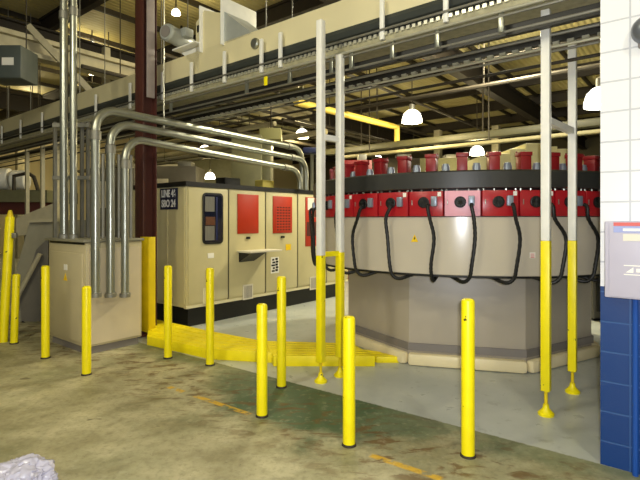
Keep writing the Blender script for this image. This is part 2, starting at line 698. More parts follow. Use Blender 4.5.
JST = mat('roof_joist_paint', rgb(40, 33, 24), 0.7, 0.1, var=0.15)
b_ = -7.1
while b_ < B1:
    m = MB()
    m.beam(UV(A0, b_, RH - 0.03), UV(A1, b_, RH - 0.03), 0.14, 0.05)
    m.beam(UV(A0, b_, RH - 0.20), UV(A1, b_, RH - 0.20), 0.03, 0.34)
    m.beam(UV(A0, b_, RH - 0.38), UV(A1, b_, RH - 0.38), 0.14, 0.04)
    m.build('roof_joist', JST, ceil)
    b_ += 3.0
for a_ in (-8.8, -1.8, 5.2, 12.2, 19.2):
    m = MB()
    m.beam(UV(a_, B0, RH - 0.42), UV(a_, B1, RH - 0.42), 0.28, 0.05)
    m.beam(UV(a_, B0, RH - 0.70), UV(a_, B1, RH - 0.70), 0.05, 0.55)
    m.beam(UV(a_, B0, RH - 0.97), UV(a_, B1, RH - 0.97), 0.28, 0.05)
    m.build('roof_girder', JST, ceil)
for a_ in [x * 1.9 - 12.0 for x in range(19)]:
    m = MB()
    m.beam(UV(a_, B0, RH - 0.06), UV(a_, B1, RH - 0.06), 0.07, 0.12)
    m.build('roof_purlin', DARK, ceil)

# painted block wall on the right
wc = Vector((1.84, 3.15, 0))
m = MB()
m.slab([wc, wc - U * 4.0, wc - U * 4.0 + V * 0.2, wc + V * 0.2], (0, 0, RH))
BLOCK = block_material('blue_and_white_block', rgb(6, 54, 116), rgb(226, 227, 231), 1.167, rgb(44, 82, 138), rgb(192, 194, 202))
structure(m.build('wall_right', BLOCK, origin=(wc.x, wc.y, 0, ANG)))

# ================================================================== ROTARY OVEN
OC = Vector((1.9426, 6.6136, 0))


def dr(phi, r, z):
    return OC + Vector((r * math.sin(R(phi)), -r * math.cos(R(phi)), z))


oven = thing('rotary_preform_oven', OC, 'big round grey rotary oven with a ring of red lamp modules and hanging black hoses', 'oven')
octo = lambda r, a0=-14.5: [dr(a0 + 22.5 + 45 * k, r, 0)[:2] for k in range(8)]
m = MB(); m.prism(octo(1.58), 0.05, 1.09, 0.008); m.build('base', GRYB, oven)
m = MB(); m.prism(octo(1.60), 0.155, 0.235); m.build('grey_stripe', STRP, oven)
# floor bumper: rounded cream rail in eight lengths
for k in range(8):
    p0 = Vector(dr(-14.5 + 22.5 + 45 * k, 1.635, 0.07))
    p1 = Vector(dr(-14.5 - 22.5 + 45 * k, 1.635, 0.07))
    d = (p1 - p0).normalized() * 0.012
    m = MB(); m.beam(p0 + d, p1 - d, 0.1, 0.135, 0.035); m.build('floor_bumper', BUMP, oven)
m = MB()
m.lathe([(1.5, 1.05), (1.975, 1.05), (1.99, 1.06), (1.99, 1.63), (1.5, 1.63)], OC, 144)
m.build('skirt', GRY, oven)
m = MB(); m.lathe([(1.3, 1.035), (1.985, 1.035), (1.985, 1.052), (1.3, 1.052)], OC, 120); m.build('skirt_seal', BLK, oven)
m = MB(); m.lathe([(1.4, 1.6), (1.9, 1.6), (1.9, 1.95), (1.4, 1.95)], OC, 120); m.build('inner_drum', BLKP, oven)
m = MB()
m.lathe([(1.45, 1.905), (2.02, 1.905), (2.035, 1.915), (2.035, 2.07), (2.02, 2.085), (1.45, 2.085)], OC, 144)
m.build('top_band', BAND, oven)
m = MB(); m.lathe([(0.0, 2.06), (1.5, 2.06), (1.5, 2.1), (0, 2.1)], OC, 72); m.build('deck_plate', DARK, oven)
hose_shift = {-4: -0.13, -3: -0.02, -2: 0.06, -1: 0.085, 0: 0.14, 1: 0.24, 2: 0.27, -5: -0.05, -6: -0.05, -7: -0.1}
KS = list(range(-9, 12))
for k in KS:
    f = -6 + 10 * k
    pm = PINK if k == -1 else RED
    rot = Matrix.Rotation(R(f), 4, 'Z')
    bx = lambda mm, u, w, z, s, bev=0.0: mm.box(dr(f, 2.0 + w, z) + Vector((math.cos(R(f)), math.sin(R(f)), 0)) * u, s, rot=rot, bevel=bev)
    m = MB(); bx(m, 0, -0.05, 1.762, (0.335, 0.14, 0.25), 0.006)
    mod = m.build('lamp_module', pm, oven, label='red module with the flash highlight painted on as pink' if k == -1 else None)
    fc = dr(f, 2.02, 1.775)
    rad = Vector((math.sin(R(f)), -math.cos(R(f)), 0))
    tan = Vector((math.cos(R(f)), math.sin(R(f)), 0))
    m = MB()
    m.lathe([(0.054, -0.01), (0.056, 0.018), (0.048, 0.022), (0.046, 0.012), (0.02, 0.012), (0.018, 0.02), (0, 0.02)], fc - tan * 0.02, 20, rad)
    for q in range(6):
        a = q * math.pi / 6
        e = (tan * math.cos(a) + Vector((0, 0, 1)) * math.sin(a)) * 0.05
        m.tube([fc - tan * 0.02 - e + rad * 0.018, fc - tan * 0.02 + e + rad * 0.018], 0.004, 6)
    m.build('fan_grille', BLK, mod)
    m = MB(); bx(m, 0.085, 0.03, 1.785, (0.06, 0.045, 0.10), 0.008); m.build('connector', CYLG, mod)
    m = MB(); bx(m, -0.14, 0.022, 1.775, (0.008, 0.012, 0.05), 0.002); m.build('catch', STEEL, mod)
    if k in (-3, -2, 0, -5, 3, 1):
        m = MB(); bx(m, 0.135, 0.022, 1.855, (0.034, 0.006, 0.042)); m.build('number_tag', PAPER, mod)
    m = MB()
    for u in (-0.15, -0.05, 0.06, 0.15):
        p = dr(f, 1.985, 1.892) + tan * u
        m.lathe([(0.012, -0.01), (0.012, 0.016), (0, 0.02)], p, 8)
    m.build('clip_bolts', STEEL, mod)
    # corrugated hose from the connector down under the skirt
    sh = hose_shift.get(k, 0.1)
    pu = {-7: -0.02, -6: -0.02, -5: -0.02, -4: -0.01, -3: 0.0, -2: 0.035, -1: 0.085, 0: 0.105, 1: 0.12, 2: 0.13}.get(k, 0.085)
    top = dr(f, 2.05, 1.75) + tan * pu
    fb = f + math.degrees((sh + 0.0) / 2.04)
    tb = Vector((math.cos(R(fb)), math.sin(R(fb)), 0)); rb = Vector((math.sin(R(fb)), -math.cos(R(fb)), 0))
    low = dr(fb, 2.055, 1.16)
    side = 1 if sh < 0.0 else (-1 if sh > 0.07 else 0.15)
    ctl = [top, top + rad * 0.035 + Vector((0, 0, -0.03)), top + rad * 0.03 + (tan * (0.02 if sh > 0 else -0.05)) + Vector((0, 0, -0.14)),
           dr(fb, 2.06, 1.42) + tb * (0.03 if sh > 0 else -0.02), low, low + Vector((0, 0, -0.12)) - rb * 0.02 + tb * 0.02 * side,
           low + Vector((0, 0, -0.165)) + tb * 0.08 * side - rb * 0.06, low + Vector((0, 0, -0.13)) + tb * 0.17 * side - rb * 0.16,
           low + Vector((0, 0, -0.10)) + tb * 0.26 * side - rb * 0.26]
    pts = []
    for i in range(len(ctl) - 1):
        p0 = ctl[max(i - 1, 0)]; p1 = ctl[i]; p2 = ctl[i + 1]; p3 = ctl[min(i + 2, len(ctl) - 1)]
        for q in range(8):
            t = q / 8
            pts.append(0.5 * ((2 * p1) + (p2 - p0) * t + (2 * p0 - 5 * p1 + 4 * p2 - p3) * t * t + (3 * p1 - p0 - 3 * p2 + p3) * t ** 3))
    m = MB(); m.tube(pts, [0.0165 if i % 2 else 0.0195 for i in range(len(pts))], 10); m.build('hose', BLK, oven)
    # spindle motor over the band
    m = MB()
    m.box(dr(f, 1.75, 2.16), (0.105, 0.12, 0.17), rot=rot, bevel=0.006)
    mo = m.build('spindle_motor', REDM, oven)
    m = MB()
    m.box(dr(f, 1.75, 2.265), (0.12, 0.135, 0.04), rot=rot, bevel=0.004)
    for u in (-0.045, 0.045):
        m.lathe([(0.009, -0.02), (0.009, 0.012), (0, 0.014)], dr(f, 1.69, 2.29) + tan * u, 8)
    m.build('motor_cap', REDM, mo)
    m = MB(); m.lathe([(0.042, 2.06), (0.042, 2.15), (0.034, 2.165), (0.034, 2.18), (0, 2.185)], dr(f + 4.6, 1.75, 0), 14)
    m.build('grey_cylinder', CYLG, oven)
m = MB()
p = dr(-30, 1.992, 1.42)
# warning signs on the skirt
def skirt_sign(f, z, wdt, h, mm, tri=False):
    tan = Vector((math.cos(R(f)), math.sin(R(f)), 0)); rad = Vector((math.sin(R(f)), -math.cos(R(f)), 0))
    c = dr(f, 1.99, z)
    b = MB()
    if tri:
        b.slab([c - tan * wdt / 2 - Vector((0, 0, h / 2)), c + tan * wdt / 2 - Vector((0, 0, h / 2)), c + Vector((0, 0, h / 2))], rad * 0.004)
        o = b.build('warning_triangle', mm, oven)
        b = MB(); b.slab([c + rad * 0.0045 - tan * 0.006 - Vector((0, 0, h * .3)), c + rad * 0.0045 + tan * 0.008 - Vector((0, 0, 0)), c + rad * 0.0045 - tan * 0.004 + Vector((0, 0, h * .2))], rad * 0.001)
        b.build('bolt_symbol', BLK, o)
    else:
        b.slab([c - tan * wdt / 2 - Vector((0, 0, h / 2)), c + tan * wdt / 2 - Vector((0, 0, h / 2)), c + tan * wdt / 2 + Vector((0, 0, h / 2)), c - tan * wdt / 2 + Vector((0, 0, h / 2))], rad * 0.004)
        o = b.build('notice_plate', mm, oven)
        b = MB()
        for dz in (0.012, -0.006, -0.02):
            b.box(c + rad * 0.0045 + Vector((0, 0, dz)), (wdt * .7, 0.002, 0.007), rot=Matrix.Rotation(R(f), 4, 'Z'))
        b.build('notice_text', LRED, o)
skirt_sign(-29.5, 1.415, 0.075, 0.075, WARN, True)
skirt_sign(3.0, 1.26, 0.055, 0.055, PAPER)
# stepped pale cover standing inside the ring
m = MB()
steps = [(0.16, 2.40), (0.36, 2.44), (0.56, 2.50), (0.76, 2.57), (0.96, 2.53), (1.16, 2.50), (1.36, 2.44)]
for sx, h in steps:
    m.box((OC.x + sx, OC.y - 0.3 + (0.1 if sx > 1.2 else 0), (2.08 + h) / 2), (0.2, 0.5, h - 2.08), bevel=0.008)
m.build('stepped_cover', CRMY, oven)

# ================================================================== BLOW MOULDING MACHINE
MC = Vector((-1.97, 7.05, 0))
mach = thing('blow_moulding_machine', MC, 'long cream machine cabinet with red panels, rounded window and navy LINE 46 SBO 24 sign', 'machine', rz=math.atan2(V.y, V.x))
MX = V            # along the long front
MN = -U           # out of the front towards the aisle... outward normal of the long front is -V rotated
MOUT = Vector((V.y, -V.x, 0))     # outward normal of the long front
ML = 4.1
MD = 1.9
HB, HT = 0.30, 2.10


def mt(x):
    """distance along the machine front for photo column x"""
    d = (x - 320) / F
    return (MC.y * d - MC.x) / (V.x - V.y * d)


def mh(x, y):
    z = MC.y + V.y * mt(x)
    return ph(y, z)


def mpt(t, out, z):
    return MC + V * t + MOUT * out + Vector((0, 0, z))


def mpanel(t0, t1, z0, z1, out0, out1, mm, name, parent=mach, bev=0.0):
    b = MB()
    rot = Matrix.Rotation(math.atan2(V.y, V.x), 4, 'Z')
    b.box(mpt((t0 + t1) / 2, (out0 + out1) / 2, (z0 + z1) / 2), (abs(t1 - t0), abs(out1 - out0), z1 - z0), rot=rot, bevel=bev)
    return b.build(name, mm, parent)


mpanel(0, ML, HB, HT, -MD, 0, CRM, 'body', bev=0.012)
mpanel(0.10, ML, 0.0, HB, -MD + 0.1, -0.09, BLKP, 'plinth')
mpanel(-0.015, ML + 0.015, HT, HT + 0.07, -MD - 0.015, 0.02, BLKP, 'roof_edge')
mpanel(0.0, ML, HB - 0.01, HB + 0.03, -0.05, 0.012, CRM2, 'bottom_rail')
# doors of the long front, each with a dark joint beside it
cols = [187, 228, 265, 297, 326]
ts = [mt(c) for c in cols] + [ML]
for i in range(len(ts) - 1):
    dr_ = mpanel(ts[i] + 0.015, ts[i + 1] - 0.015, HB + 0.06, HT - 0.02, 0.0, 0.018, CRM, 'door_panel', bev=0.006)
    if i:
        mpanel(ts[i] - 0.012, ts[i] + 0.012, HB + 0.04, HT - 0.01, 0.0, 0.006, DARK, 'door_joint')
# window
t0, t1 = mt(201.5), mt(222)
z0, z1 = mh(212, 244), mh(212, 193)


def rrect(t0, t1, z0, z1, r, out0, out1, name, mm, parent):
    pts = []
    for (cx, cz, a0) in ((t1 - r, z1 - r, 0), (t0 + r, z1 - r, 90), (t0 + r, z0 + r, 180), (t1 - r, z0 + r, 270)):
        for q in range(6):
            a = R(a0 + 90 * q / 5)
            pts.append(mpt(cx + r * math.cos(a), out0, cz + r * math.sin(a)))
    b = MB(); b.slab(pts, MOUT * (out1 - out0))
    return b.build(name, mm, parent)


win = rrect(t0, t1, z0, z1, 0.07, 0.016, 0.032, 'window_gasket', BLK, mach)
rrect(t0 + 0.03, t1 - 0.03, z0 + 0.03, z1 - 0.03, 0.05, 0.03, 0.035, 'window_glass', GLASS, win)
mpanel(t0 + 0.04, (t0 + t1) / 2 + 0.02, z0 + 0.5, z1 - 0.06, 0.034, 0.038, GLASS2, 'curtain', win)
mpanel(t0 + 0.04, (t0 + t1) / 2 + 0.02, z0 + 0.06, z0 + 0.28, 0.034, 0.038, GLASS2, 'curtain', win)
mpanel(t0 + 0.05, (t0 + t1) / 2 + 0.03, z0 + 0.29, z0 + 0.42, 0.034, 0.039, AMB, 'device', win)
mpanel((t0 + t1) / 2 + 0.05, (t0 + t1) / 2 + 0.08, z0 + 0.06, z1 - 0.06, 0.034, 0.038, BLUEB, 'blue_edge', win)
# red panels
for (a, b2, ya, yb) in ((236.5, 257.5, 194.5, 233.5), (272, 291, 196.5, 233), (304.5, 319, 197.5, 246)):
    cxp = (a + b2) / 2
    rp = mpanel(mt(a), mt(b2), mh(cxp, yb), mh(cxp, ya), 0.018, 0.03, REDP, 'red_panel', bev=0.004)
    if a == 272:
        mpanel(mt(274.5), mt(289), mh(cxp, 231), mh(cxp, 207), 0.0301, 0.0325, louvre_material(), 'louvre', rp)
    if a == 304.5:
        mpanel(mt(306.5), mt(313), mh(310, 210), mh(310, 198), 0.03, 0.034, PAPER, 'white_notice', rp)
        mpanel(mt(305.5), mt(317), mh(310, 236), mh(310, 222), 0.03, 0.033, MAROON, 'grille', rp)
    mpanel(mt(cxp) - 0.04, mt(cxp) + 0.04, mh(cxp, yb) - 0.09, mh(cxp, yb) - 0.05, 0.018, 0.045, BLK, 'door_latch', bev=0.006)
# folding shelf with document tray
sh = mpanel(mt(236), mt(268), mh(250, 251.5), mh(250, 250.5) + 0.012, 0.02, 0.34, PLATE, 'fold_down_shelf', bev=0.004)
b = MB()
b.slab([mpt(mt(238), 0.02, mh(250, 251.5)), mpt(mt(238), 0.32, mh(250, 251.5)), mpt(mt(238), 0.02, mh(250, 251.5) - 0.16)], V * 0.34)
b.build('shelf_bracket', BLK, sh)
# lower panels, vents, notices, labels
for (a, b2, ya, yb) in ((242, 252, 285, 300), (309, 317, 277, 290)):
    v = mpanel(mt(a), mt(b2), mh(a, yb), mh(a, ya), 0.018, 0.026, PLATE, 'vent_plate')
    b = MB()
    for q in range(6):
        tt = mt(a) + 0.04 + q * (mt(b2) - mt(a) - 0.08) / 5
        b.box(mpt(tt, 0.027, (mh(a, yb) + mh(a, ya)) / 2), (0.012, 0.004, (mh(a, ya) - mh(a, yb)) * .8), rot=Matrix.Rotation(math.atan2(V.y, V.x), 4, 'Z'))
    b.build('vent_slot', STRP, v)
nt_ = mpanel(mt(270), mt(278), mh(274, 273), mh(274, 257), 0.018, 0.022, PAPER, 'notice_sheet')
b = MB()
for q in range(5):
    b.box(mpt(mt(272.3) + 0.015 * (q % 2), 0.0235, mh(274, 259.5 + q * 2.8)), (0.05 + 0.02 * (q % 3), 0.003, 0.03), rot=Matrix.Rotation(math.atan2(V.y, V.x), 4, 'Z'))
    b.box(mpt(mt(275.7) + 0.01 * (q % 2), 0.0235, mh(274, 259.0 + q * 2.8)), (0.06, 0.003, 0.036), rot=Matrix.Rotation(math.atan2(V.y, V.x), 4, 'Z'))
b.build('notice_print', BLK, nt_)
mpanel(mt(207), mt(213), mh(210, 258), mh(210, 253), 0.018, 0.024, PAPER, 'door_sticker')
mpanel(mt(202), mt(206.5), mh(204, 304), mh(204, 288), 0.018, 0.022, CRM2, 'door_hatch')
mpanel(mt(285), mt(290), mh(288, 250), mh(288, 244), 0.018, 0.022, WARN, 'warning_label')
# short end with the navy sign
def spt(s, out, z):
    return MC - MOUT * s - V * out + Vector((0, 0, z))
b = MB(); b.slab([spt(0.03, 0.0, HB + .06), spt(0.42, 0.0, HB + .06), spt(0.42, 0.0, HT - .02), spt(0.03, 0.0, HT - .02)], -V * 0.012); b.build('end_panel', CRM, mach)
b = MB(); b.slab([spt(0.45, 0.0, HB + .06), spt(1.85, 0.0, HB + .06), spt(1.85, 0.0, HT - .02), spt(0.45, 0.0, HT - .02)], -V * 0.02); b.build('end_panel', CRM, mach)


def st(x):
    """distance along the short end for photo column x"""
    d = (x - 320) / F
    # MC - MOUT*s : x = MC.x - MOUT.x s ; y = MC.y - MOUT.y s
    return (MC.x - d * MC.y) / (MOUT.x - d * MOUT.y)


sa, sb = st(179), st(162)
zs = MC.y - MOUT.y * (sa + sb) / 2
za, zb = ph(209.5, zs), ph(188.5, zs)
b = MB(); b.slab([spt(sa, 0.02, za), spt(sb, 0.02, za), spt(sb, 0.02, zb), spt(sa, 0.02, zb)], -V * 0.012)
sign = b.build('line_sign', NAVY, mach)
sc_ = (sa + sb) / 2
text_part('sign_lettering', 'LINE 46', 0.15, spt(sc_, 0.034, za + (zb - za) * 0.74), MOUT, -V, INK, sign, bold=0.005, fit=(sb - sa) * 0.82)
text_part('sign_lettering', 'SBO 24', 0.15, spt(sc_, 0.034, za + (zb - za) * 0.27), MOUT, -V, INK, sign, bold=0.005, fit=(sb - sa) * 0.82)
# things lying on the machine roof
def roofbox(name, x, y, wpx, hpx, back, mm, label, cat):
    c = mpt(mt(x), -back, HT + 0.07)
    wd = wpx / F * c.y
    h = hpx / F * c.y
    b = MB(); b.box(c + Vector((0, 0, h / 2)), (wd, wd * .7, h), rz=math.atan2(V.y, V.x), bevel=0.01)
    o = b.build(name, mm)
    return tag(o, label, cat)
roofbox('junction_box', 248, 184, 20, 9, 0.5, BLKP, 'black box on the cream machine roof above the left red panel', 'box')
cx_ = roofbox('carton', 284, 186, 16, 9, 0.5, CARD, 'yellow carton on the machine roof above the middle red panel', 'carton')
roofbox('white_parcel', 314, 188, 9, 10, 0.3, PAPER, 'white parcel on the machine roof beside the conduit drop', 'parcel')

# ================================================================== GREY PAINTED EQUIPMENT CABINET
CC = Vector((-2.76, 5.66, 0))     # near corner
cab = thing('electrical_cabinet', CC, 'beige floor cabinet under the conduits, its left face a door with a warning label', 'cabinet', rz=ANG)


def cpt(a, b, z):
    return CC + U * a + V * b + Vector((0, 0, z))


def cbox(name, a0, a1, b0, b1, z0, z1, mm, parent=cab, bev=0.0):
    b = MB()
    b.box(cpt((a0 + a1) / 2, (b0 + b1) / 2, (z0 + z1) / 2), (abs(a1 - a0), abs(b1 - b0), z1 - z0), rz=ANG, bevel=bev)
    return b.build(name, mm, parent)


CW, CD = 1.02, 0.72
cbox('body', 0, CW, 0, CD, 0.09, 1.33, CAB, bev=0.01)
cbox('plinth', 0.03, CW - 0.03, 0.03, CD - 0.03, 0.0, 0.09, STRP)
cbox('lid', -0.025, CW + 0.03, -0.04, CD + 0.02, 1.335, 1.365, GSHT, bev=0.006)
dp = cbox('door', 0.06, CW - 0.05, -0.02, 0.0, 0.14, 1.2, CAB, bev=0.006)
cbox('door_label', 0.44, 0.53, -0.024, -0.02, 0.98, 1.05, PAPER, dp)
b = MB(); b.slab([cpt(0.44, -0.02, 0.85), cpt(0.54, -0.02, 0.85), cpt(0.49, -0.02, 0.94)], -V * 0.004)
b.build('warning_triangle', WARN, dp)
cbox('lid_shadow_gap', 0.03, CW - 0.03, -0.006, 0.0, 1.305, 1.332, BLKP)  # black strip: the lid's shadow line painted in, together with the gap
b = MB(); b.slab([cpt(0, 0.03, 0.12), cpt(0, CD - 0.03, 0.12), cpt(0, CD - 0.03, 1.26), cpt(0, 0.03, 1.26)], -U * 0.014)
b.build('side_panel', CABL, cab)

# yellow steel guard round the column foot
m = MB()
gp = Vector((px(152, 6.55), 6.55, 0))
m.box(gp + Vector((0, 0, 0.72)), (0.10, 0.012, 1.30), rz=ANG + R(90), bevel=0.003)
m.box(gp + U * 0.10 + V * -0.05 + Vector((0, 0, 0.72)), (0.2, 0.012, 1.30), rz=ANG, bevel=0.003)
tag(m.build('column_guard', YELD), 'yellow steel guard round the column foot between the beige cabinet and cream machine', 'guard')

# red brown steel column
cp = Vector((px(146, 6.75), 6.75, 0))
colm = thing('steel_column', cp, 'red brown steel column rising to the roof behind the bent conduits', 'column', rz=ANG)
m = MB()
m.beam(cp + U * 0.0 + Vector((0, 0, 0)), cp + Vector((0, 0, RH - 0.98)), 0.02, 0.2)
m.box(cp - V * 0.1 + Vector((0, 0, (RH - .98) / 2)), (0.2, 0.018, RH - .98), rz=ANG, bevel=0.003)
m.box(cp + V * 0.1 + Vector((0, 0, (RH - .98) / 2)), (0.2, 0.018, RH - .98), rz=ANG, bevel=0.003)
m.build('column_shaft', BROWN, colm)
m = MB(); m.box(cp - U * 0.115 + V * 0.0 + Vector((0, 0, (3.3 + RH - .98) / 2)), (0.025, 0.12, RH - .98 - 3.3), rz=ANG, bevel=0.004)
m.build('grey_channel', BRGY, colm)
m = MB(); m.box(cp + Vector((0, 0, 0.01)), (0.32, 0.32, 0.02), rz=ANG, bevel=0.004); m.build('base_plate', BROWN, colm)

# ================================================================== CONDUITS
def arc(c, r, d0, d1, n=10):
    d0, d1 = Vector(d0), Vector(d1)
    return [Vector(c) + (d0 * math.cos(q * math.pi / 2 / n) + d1 * math.sin(q * math.pi / 2 / n)) * r for q in range(n + 1)]


cspec = [(95.5, 5.62, 103, 296, 302, 149, 9.35, 0.052, 'left', 'tallest bent conduit, leftmost of the three rising on the beige cabinet'),
         (110.5, 5.80, 118, 296, 306, 160, 9.2, 0.050, 'mid', 'middle bent conduit of the three rising on the beige cabinet'),
         (125, 5.95, 134, 296, 300, 170, 8.95, 0.048, 'right', 'lowest bent conduit, rightmost of the three rising on the beige cabinet')]
for (x, z, ytop, ybot, xe, ye, ze, r, nm, lab) in cspec:
    p0 = Vector((px(x, z), z, ph(ybot, z)))
    # stand just off the cabinet's right face
    htop = ph(ytop, z) - r
    e = Vector((px(xe, ze), ze, ph(ye, ze)))
    s = Vector((p0.x, p0.y, htop))
    d = e - s
    dh = d.normalized()
    br = 0.26
    pts = [p0, Vector((p0.x, p0.y, htop - br))]
    hd = Vector((d.x, d.y, 0)).normalized()
    pts += arc(Vector((p0.x, p0.y, htop - br)) + hd * br, br, -hd, Vector((0, 0, 1)))[1:]
    e0 = e - dh * 0.3
    pts.append(e0)
    c = e - Vector((0, 0, 0.3))
    for q in range(1, 9):
        a = q / 8
        pts.append((1 - a) ** 2 * e0 + 2 * a * (1 - a) * e + a * a * c)
    pts.append(Vector((c.x, c.y, HT + 0.07)))
    root = thing('conduit', p0, lab, 'conduit', 'three bent conduits on the beige cabinet')
    m = MB(); m.tube(pts, r, 14); m.build('pipe', STEEL, root)
    m = MB()
    m.lathe([(r + .012, 0), (r + .012, 0.1), (r + .004, 0.11)], (p0.x, p0.y, htop - br - 0.12), 14)
    m.build('coupling', STEELD, root)
    m = MB()
    m.lathe([(r + .016, -0.012), (r + .016, 0.035), (r + .004, 0.04)], p0, 14)
    m.build('end_fitting', STEELD, root)
    m = MB()
    m.lathe([(r + .012, 0), (r + .012, 0.1), (r + .004, 0.11)], e0 - dh * 0.2, 14, dh)
    m.build('coupling', STEELD, root)

# straight riser pipes standing on the cabinet lid
for (x, z, r, lab) in ((64, 6.22, 0.05, 'left steel riser pipe standing on the beige cabinet, the thicker of the pair'),
                       (73.5, 6.12, 0.044, 'right steel riser pipe standing on the beige cabinet, nearer the bent conduits')):
    p = Vector((px(x, z), z, 1.365))
    root = thing('riser_pipe', p, lab, 'pipe', 'riser pipes on the beige cabinet')
    m = MB(); m.tube([p, Vector((p.x, p.y, RH - .4))], r, 14); m.build('pipe', STEEL, root)
    m = MB(); m.lathe([(r + .018, 0), (r + .018, 0.05), (r + .004, 0.06)], p, 14); m.build('base_fitting', STEELD, root)
    m = MB(); m.lathe([(r + .01, 0), (r + .01, 0.1), (r + .002, 0.11)], (p.x, p.y, 4.2), 14); m.build('coupling', STEELD, root)
# strut rack that carries the risers
rk = Vector((px(70, 6.4), 6.4, 1.365))
root = thing('strut_rack', rk, 'galvanized strut rack behind the riser pipes with two cross rails', 'rack')
for x in (55, 82, 88):
    m = MB(); p = Vector((px(x, 6.45), 6.45, 1.365)); m.beam(p, p + Vector((0, 0, 1.55)), 0.04, 0.04); m.build('upright', STEELD, root)
for y in (126, 178):
    m = MB(); h = ph(y, 6.4); m.beam((px(53, 6.36), 6.36, h), (px(90, 6.36), 6.36, h), 0.04, 0.05); m.build('cross_rail', STEELD, root)
for (x0, z) in ((103, 6.3), (119, 6.35), (131, 6.4)):
    p = Vector((px(x0, z), z, 1.365))
    m = MB(); m.tube([p, p + Vector((0, 0, 1.1))], 0.022, 10)
    lab = {103: 'thin conduit between the left and middle bent conduits', 119: 'thin conduit between the middle and right bent conduits', 131: 'thin conduit between the right bent conduit and the brown column'}[x0]
    tag(m.build('thin_conduit', STEELD), lab, 'conduit', 'thin conduits on the beige cabinet')

# ================================================================== OVERHEAD CONVEYOR
CP = Vector((0.2, 4.92, 0))
E = -U


def cv(s, w_, h):
    return CP + E * s + V * w_ + Vector((0, 0, h))


S0, S1 = -17.0, 4.2
conv = thing('overhead_conveyor', cv(0, 0.3, 3.25), 'long overhead conveyor with cream side panel and dark trough crossing the picture', 'conveyor', rz=ANG)


def crun(name, w0, w1, h0, h1, mm, s0=S0, s1=S1, parent=conv):
    b = MB(); b.beam(cv(s0, (w0 + w1) / 2, (h0 + h1) / 2), cv(s1, (w0 + w1) / 2, (h0 + h1) / 2), abs(w1 - w0), h1 - h0)
    return b.build(name, mm, parent)


crun('side_panel', 0.10, 0.13, 3.60, 3.90, CONV)
crun('rear_panel', 0.62, 0.65, 3.60, 3.90, CONV)
crun('belt_bed', 0.13, 0.62, 3.60, 3.63, TROU)
b = MB()
prof = [(0.10, 3.60), (0.09, 3.56), (0.11, 3.51), (0.16, 3.475), (0.22, 3.46), (0.5, 3.46), (0.62, 3.52), (0.65, 3.60)]
b.slab([cv(S0, w_, h) for w_, h in prof], E * (S1 - S0))
b.build('trough', TROU, conv)
crun('dark_underside', 0.16, 0.6, 3.43, 3.46, BLKP)
crun('chain_bed', 0.06, 0.42, 3.325, 3.40, CHN)
b = MB()
s = -6.5
while s < 3.4:
    b.box(cv(s, 0.055, 3.402), (0.034, 0.03, 0.036), rz=ANG)
    s += 0.06
b.build('chain_links', RAIL, conv)
for (w_, h, r, mm) in ((0.0, 3.30, 0.014, RAIL), (0.02, 3.265, 0.012, STEELD), (0.5, 3.30, 0.018, RAIL), (0.02, 3.435, 0.012, STEELD)):
    b = MB(); b.tube([cv(S0, w_, h), cv(S1, w_, h)], r, 8); b.build('guide_rail', mm, conv)
for (w_, h, r, mm) in ((0.05, 3.14, 0.012, STEELD), (0.3, 3.12, 0.014, STEELD), (0.42, 3.06, 0.012, RAIL), (0.6, 3.08, 0.012, STEELD), (0.75, 3.02, 0.016, DARK)):
    b = MB(); b.tube([cv(S0, w_, h), cv(S1, w_, h)], r, 8); b.build('cable_pipe', mm, conv)
crun('return_channel', 0.12, 0.17, 3.13, 3.22, BLKP)
crun('return_channel', 0.52, 0.57, 3.13, 3.22, BLKP)
b = MB()
s = -3.0
while s < 3.6:
    b.box(cv(s, 0.42, 3.082), (0.05, 0.05, 0.022), rz=ANG)
    s += 0.11
b.build('return_links', RAIL, conv)


def csx(x):
    d = (x - 320) / F
    return (d * CP.y - CP.x) / (E.x - d * E.y)


for x in (160, 189, 222, 259, 278, 380, 444, 535):
    s = csx(x)
    b = MB(); b.box(cv(s, 0.04, 3.545), (0.045, 0.03, 0.40), rz=ANG, bevel=0.004); b.build('bracket', WHT, conv)
s = -14.0
while s < csx(165):
    b = MB(); b.box(cv(s, 0.04, 3.545), (0.045, 0.03, 0.40), rz=ANG, bevel=0.004); b.build('bracket', WHT, conv)
    s += 1.1
for x in (169, 245, 288, 330, 350, 391, 436, 500):
    s = csx(x)
    b = MB(); b.box(cv(s, 0.03, 3.22), (0.045, 0.03, 0.17), rz=ANG, bevel=0.004); b.build('drop_bracket', STEEL, conv)
for s in (-13, -9.5, -6.0, -3.4, -1.2, 1.2, 3.2):
    for w_ in (0.14, 0.61):
        b = MB(); b.tube([cv(s, w_, 3.88), cv(s, w_, RH - 0.02)], 0.008, 6); b.build('hanger_rod', STEELD, conv)
# legs of the far left run
for x in (12, 27, 41, 50):
    s = csx(x)
    b = MB(); b.beam(cv(s, 0.3, 0), cv(s, 0.3, 3.2), 0.07, 0.07); b.build('leg', STEELP, conv)
# steel tag on the lower rail and a round gauge on the panel
b = MB(); b.box(cv(csx(267), -0.02, 3.21), (0.05, 0.015, 0.1), rz=ANG, bevel=0.004); b.build('yellow_tag', YEL, conv, label='small yellow tag hanging from the lower rail')
b = MB(); b.lathe([(0.065, 0), (0.065, 0.03), (0.05, 0.045), (0, 0.045)], cv(csx(250), 0.1, 3.74), 20, -V); b.build('round_sensor', STEEL, conv)

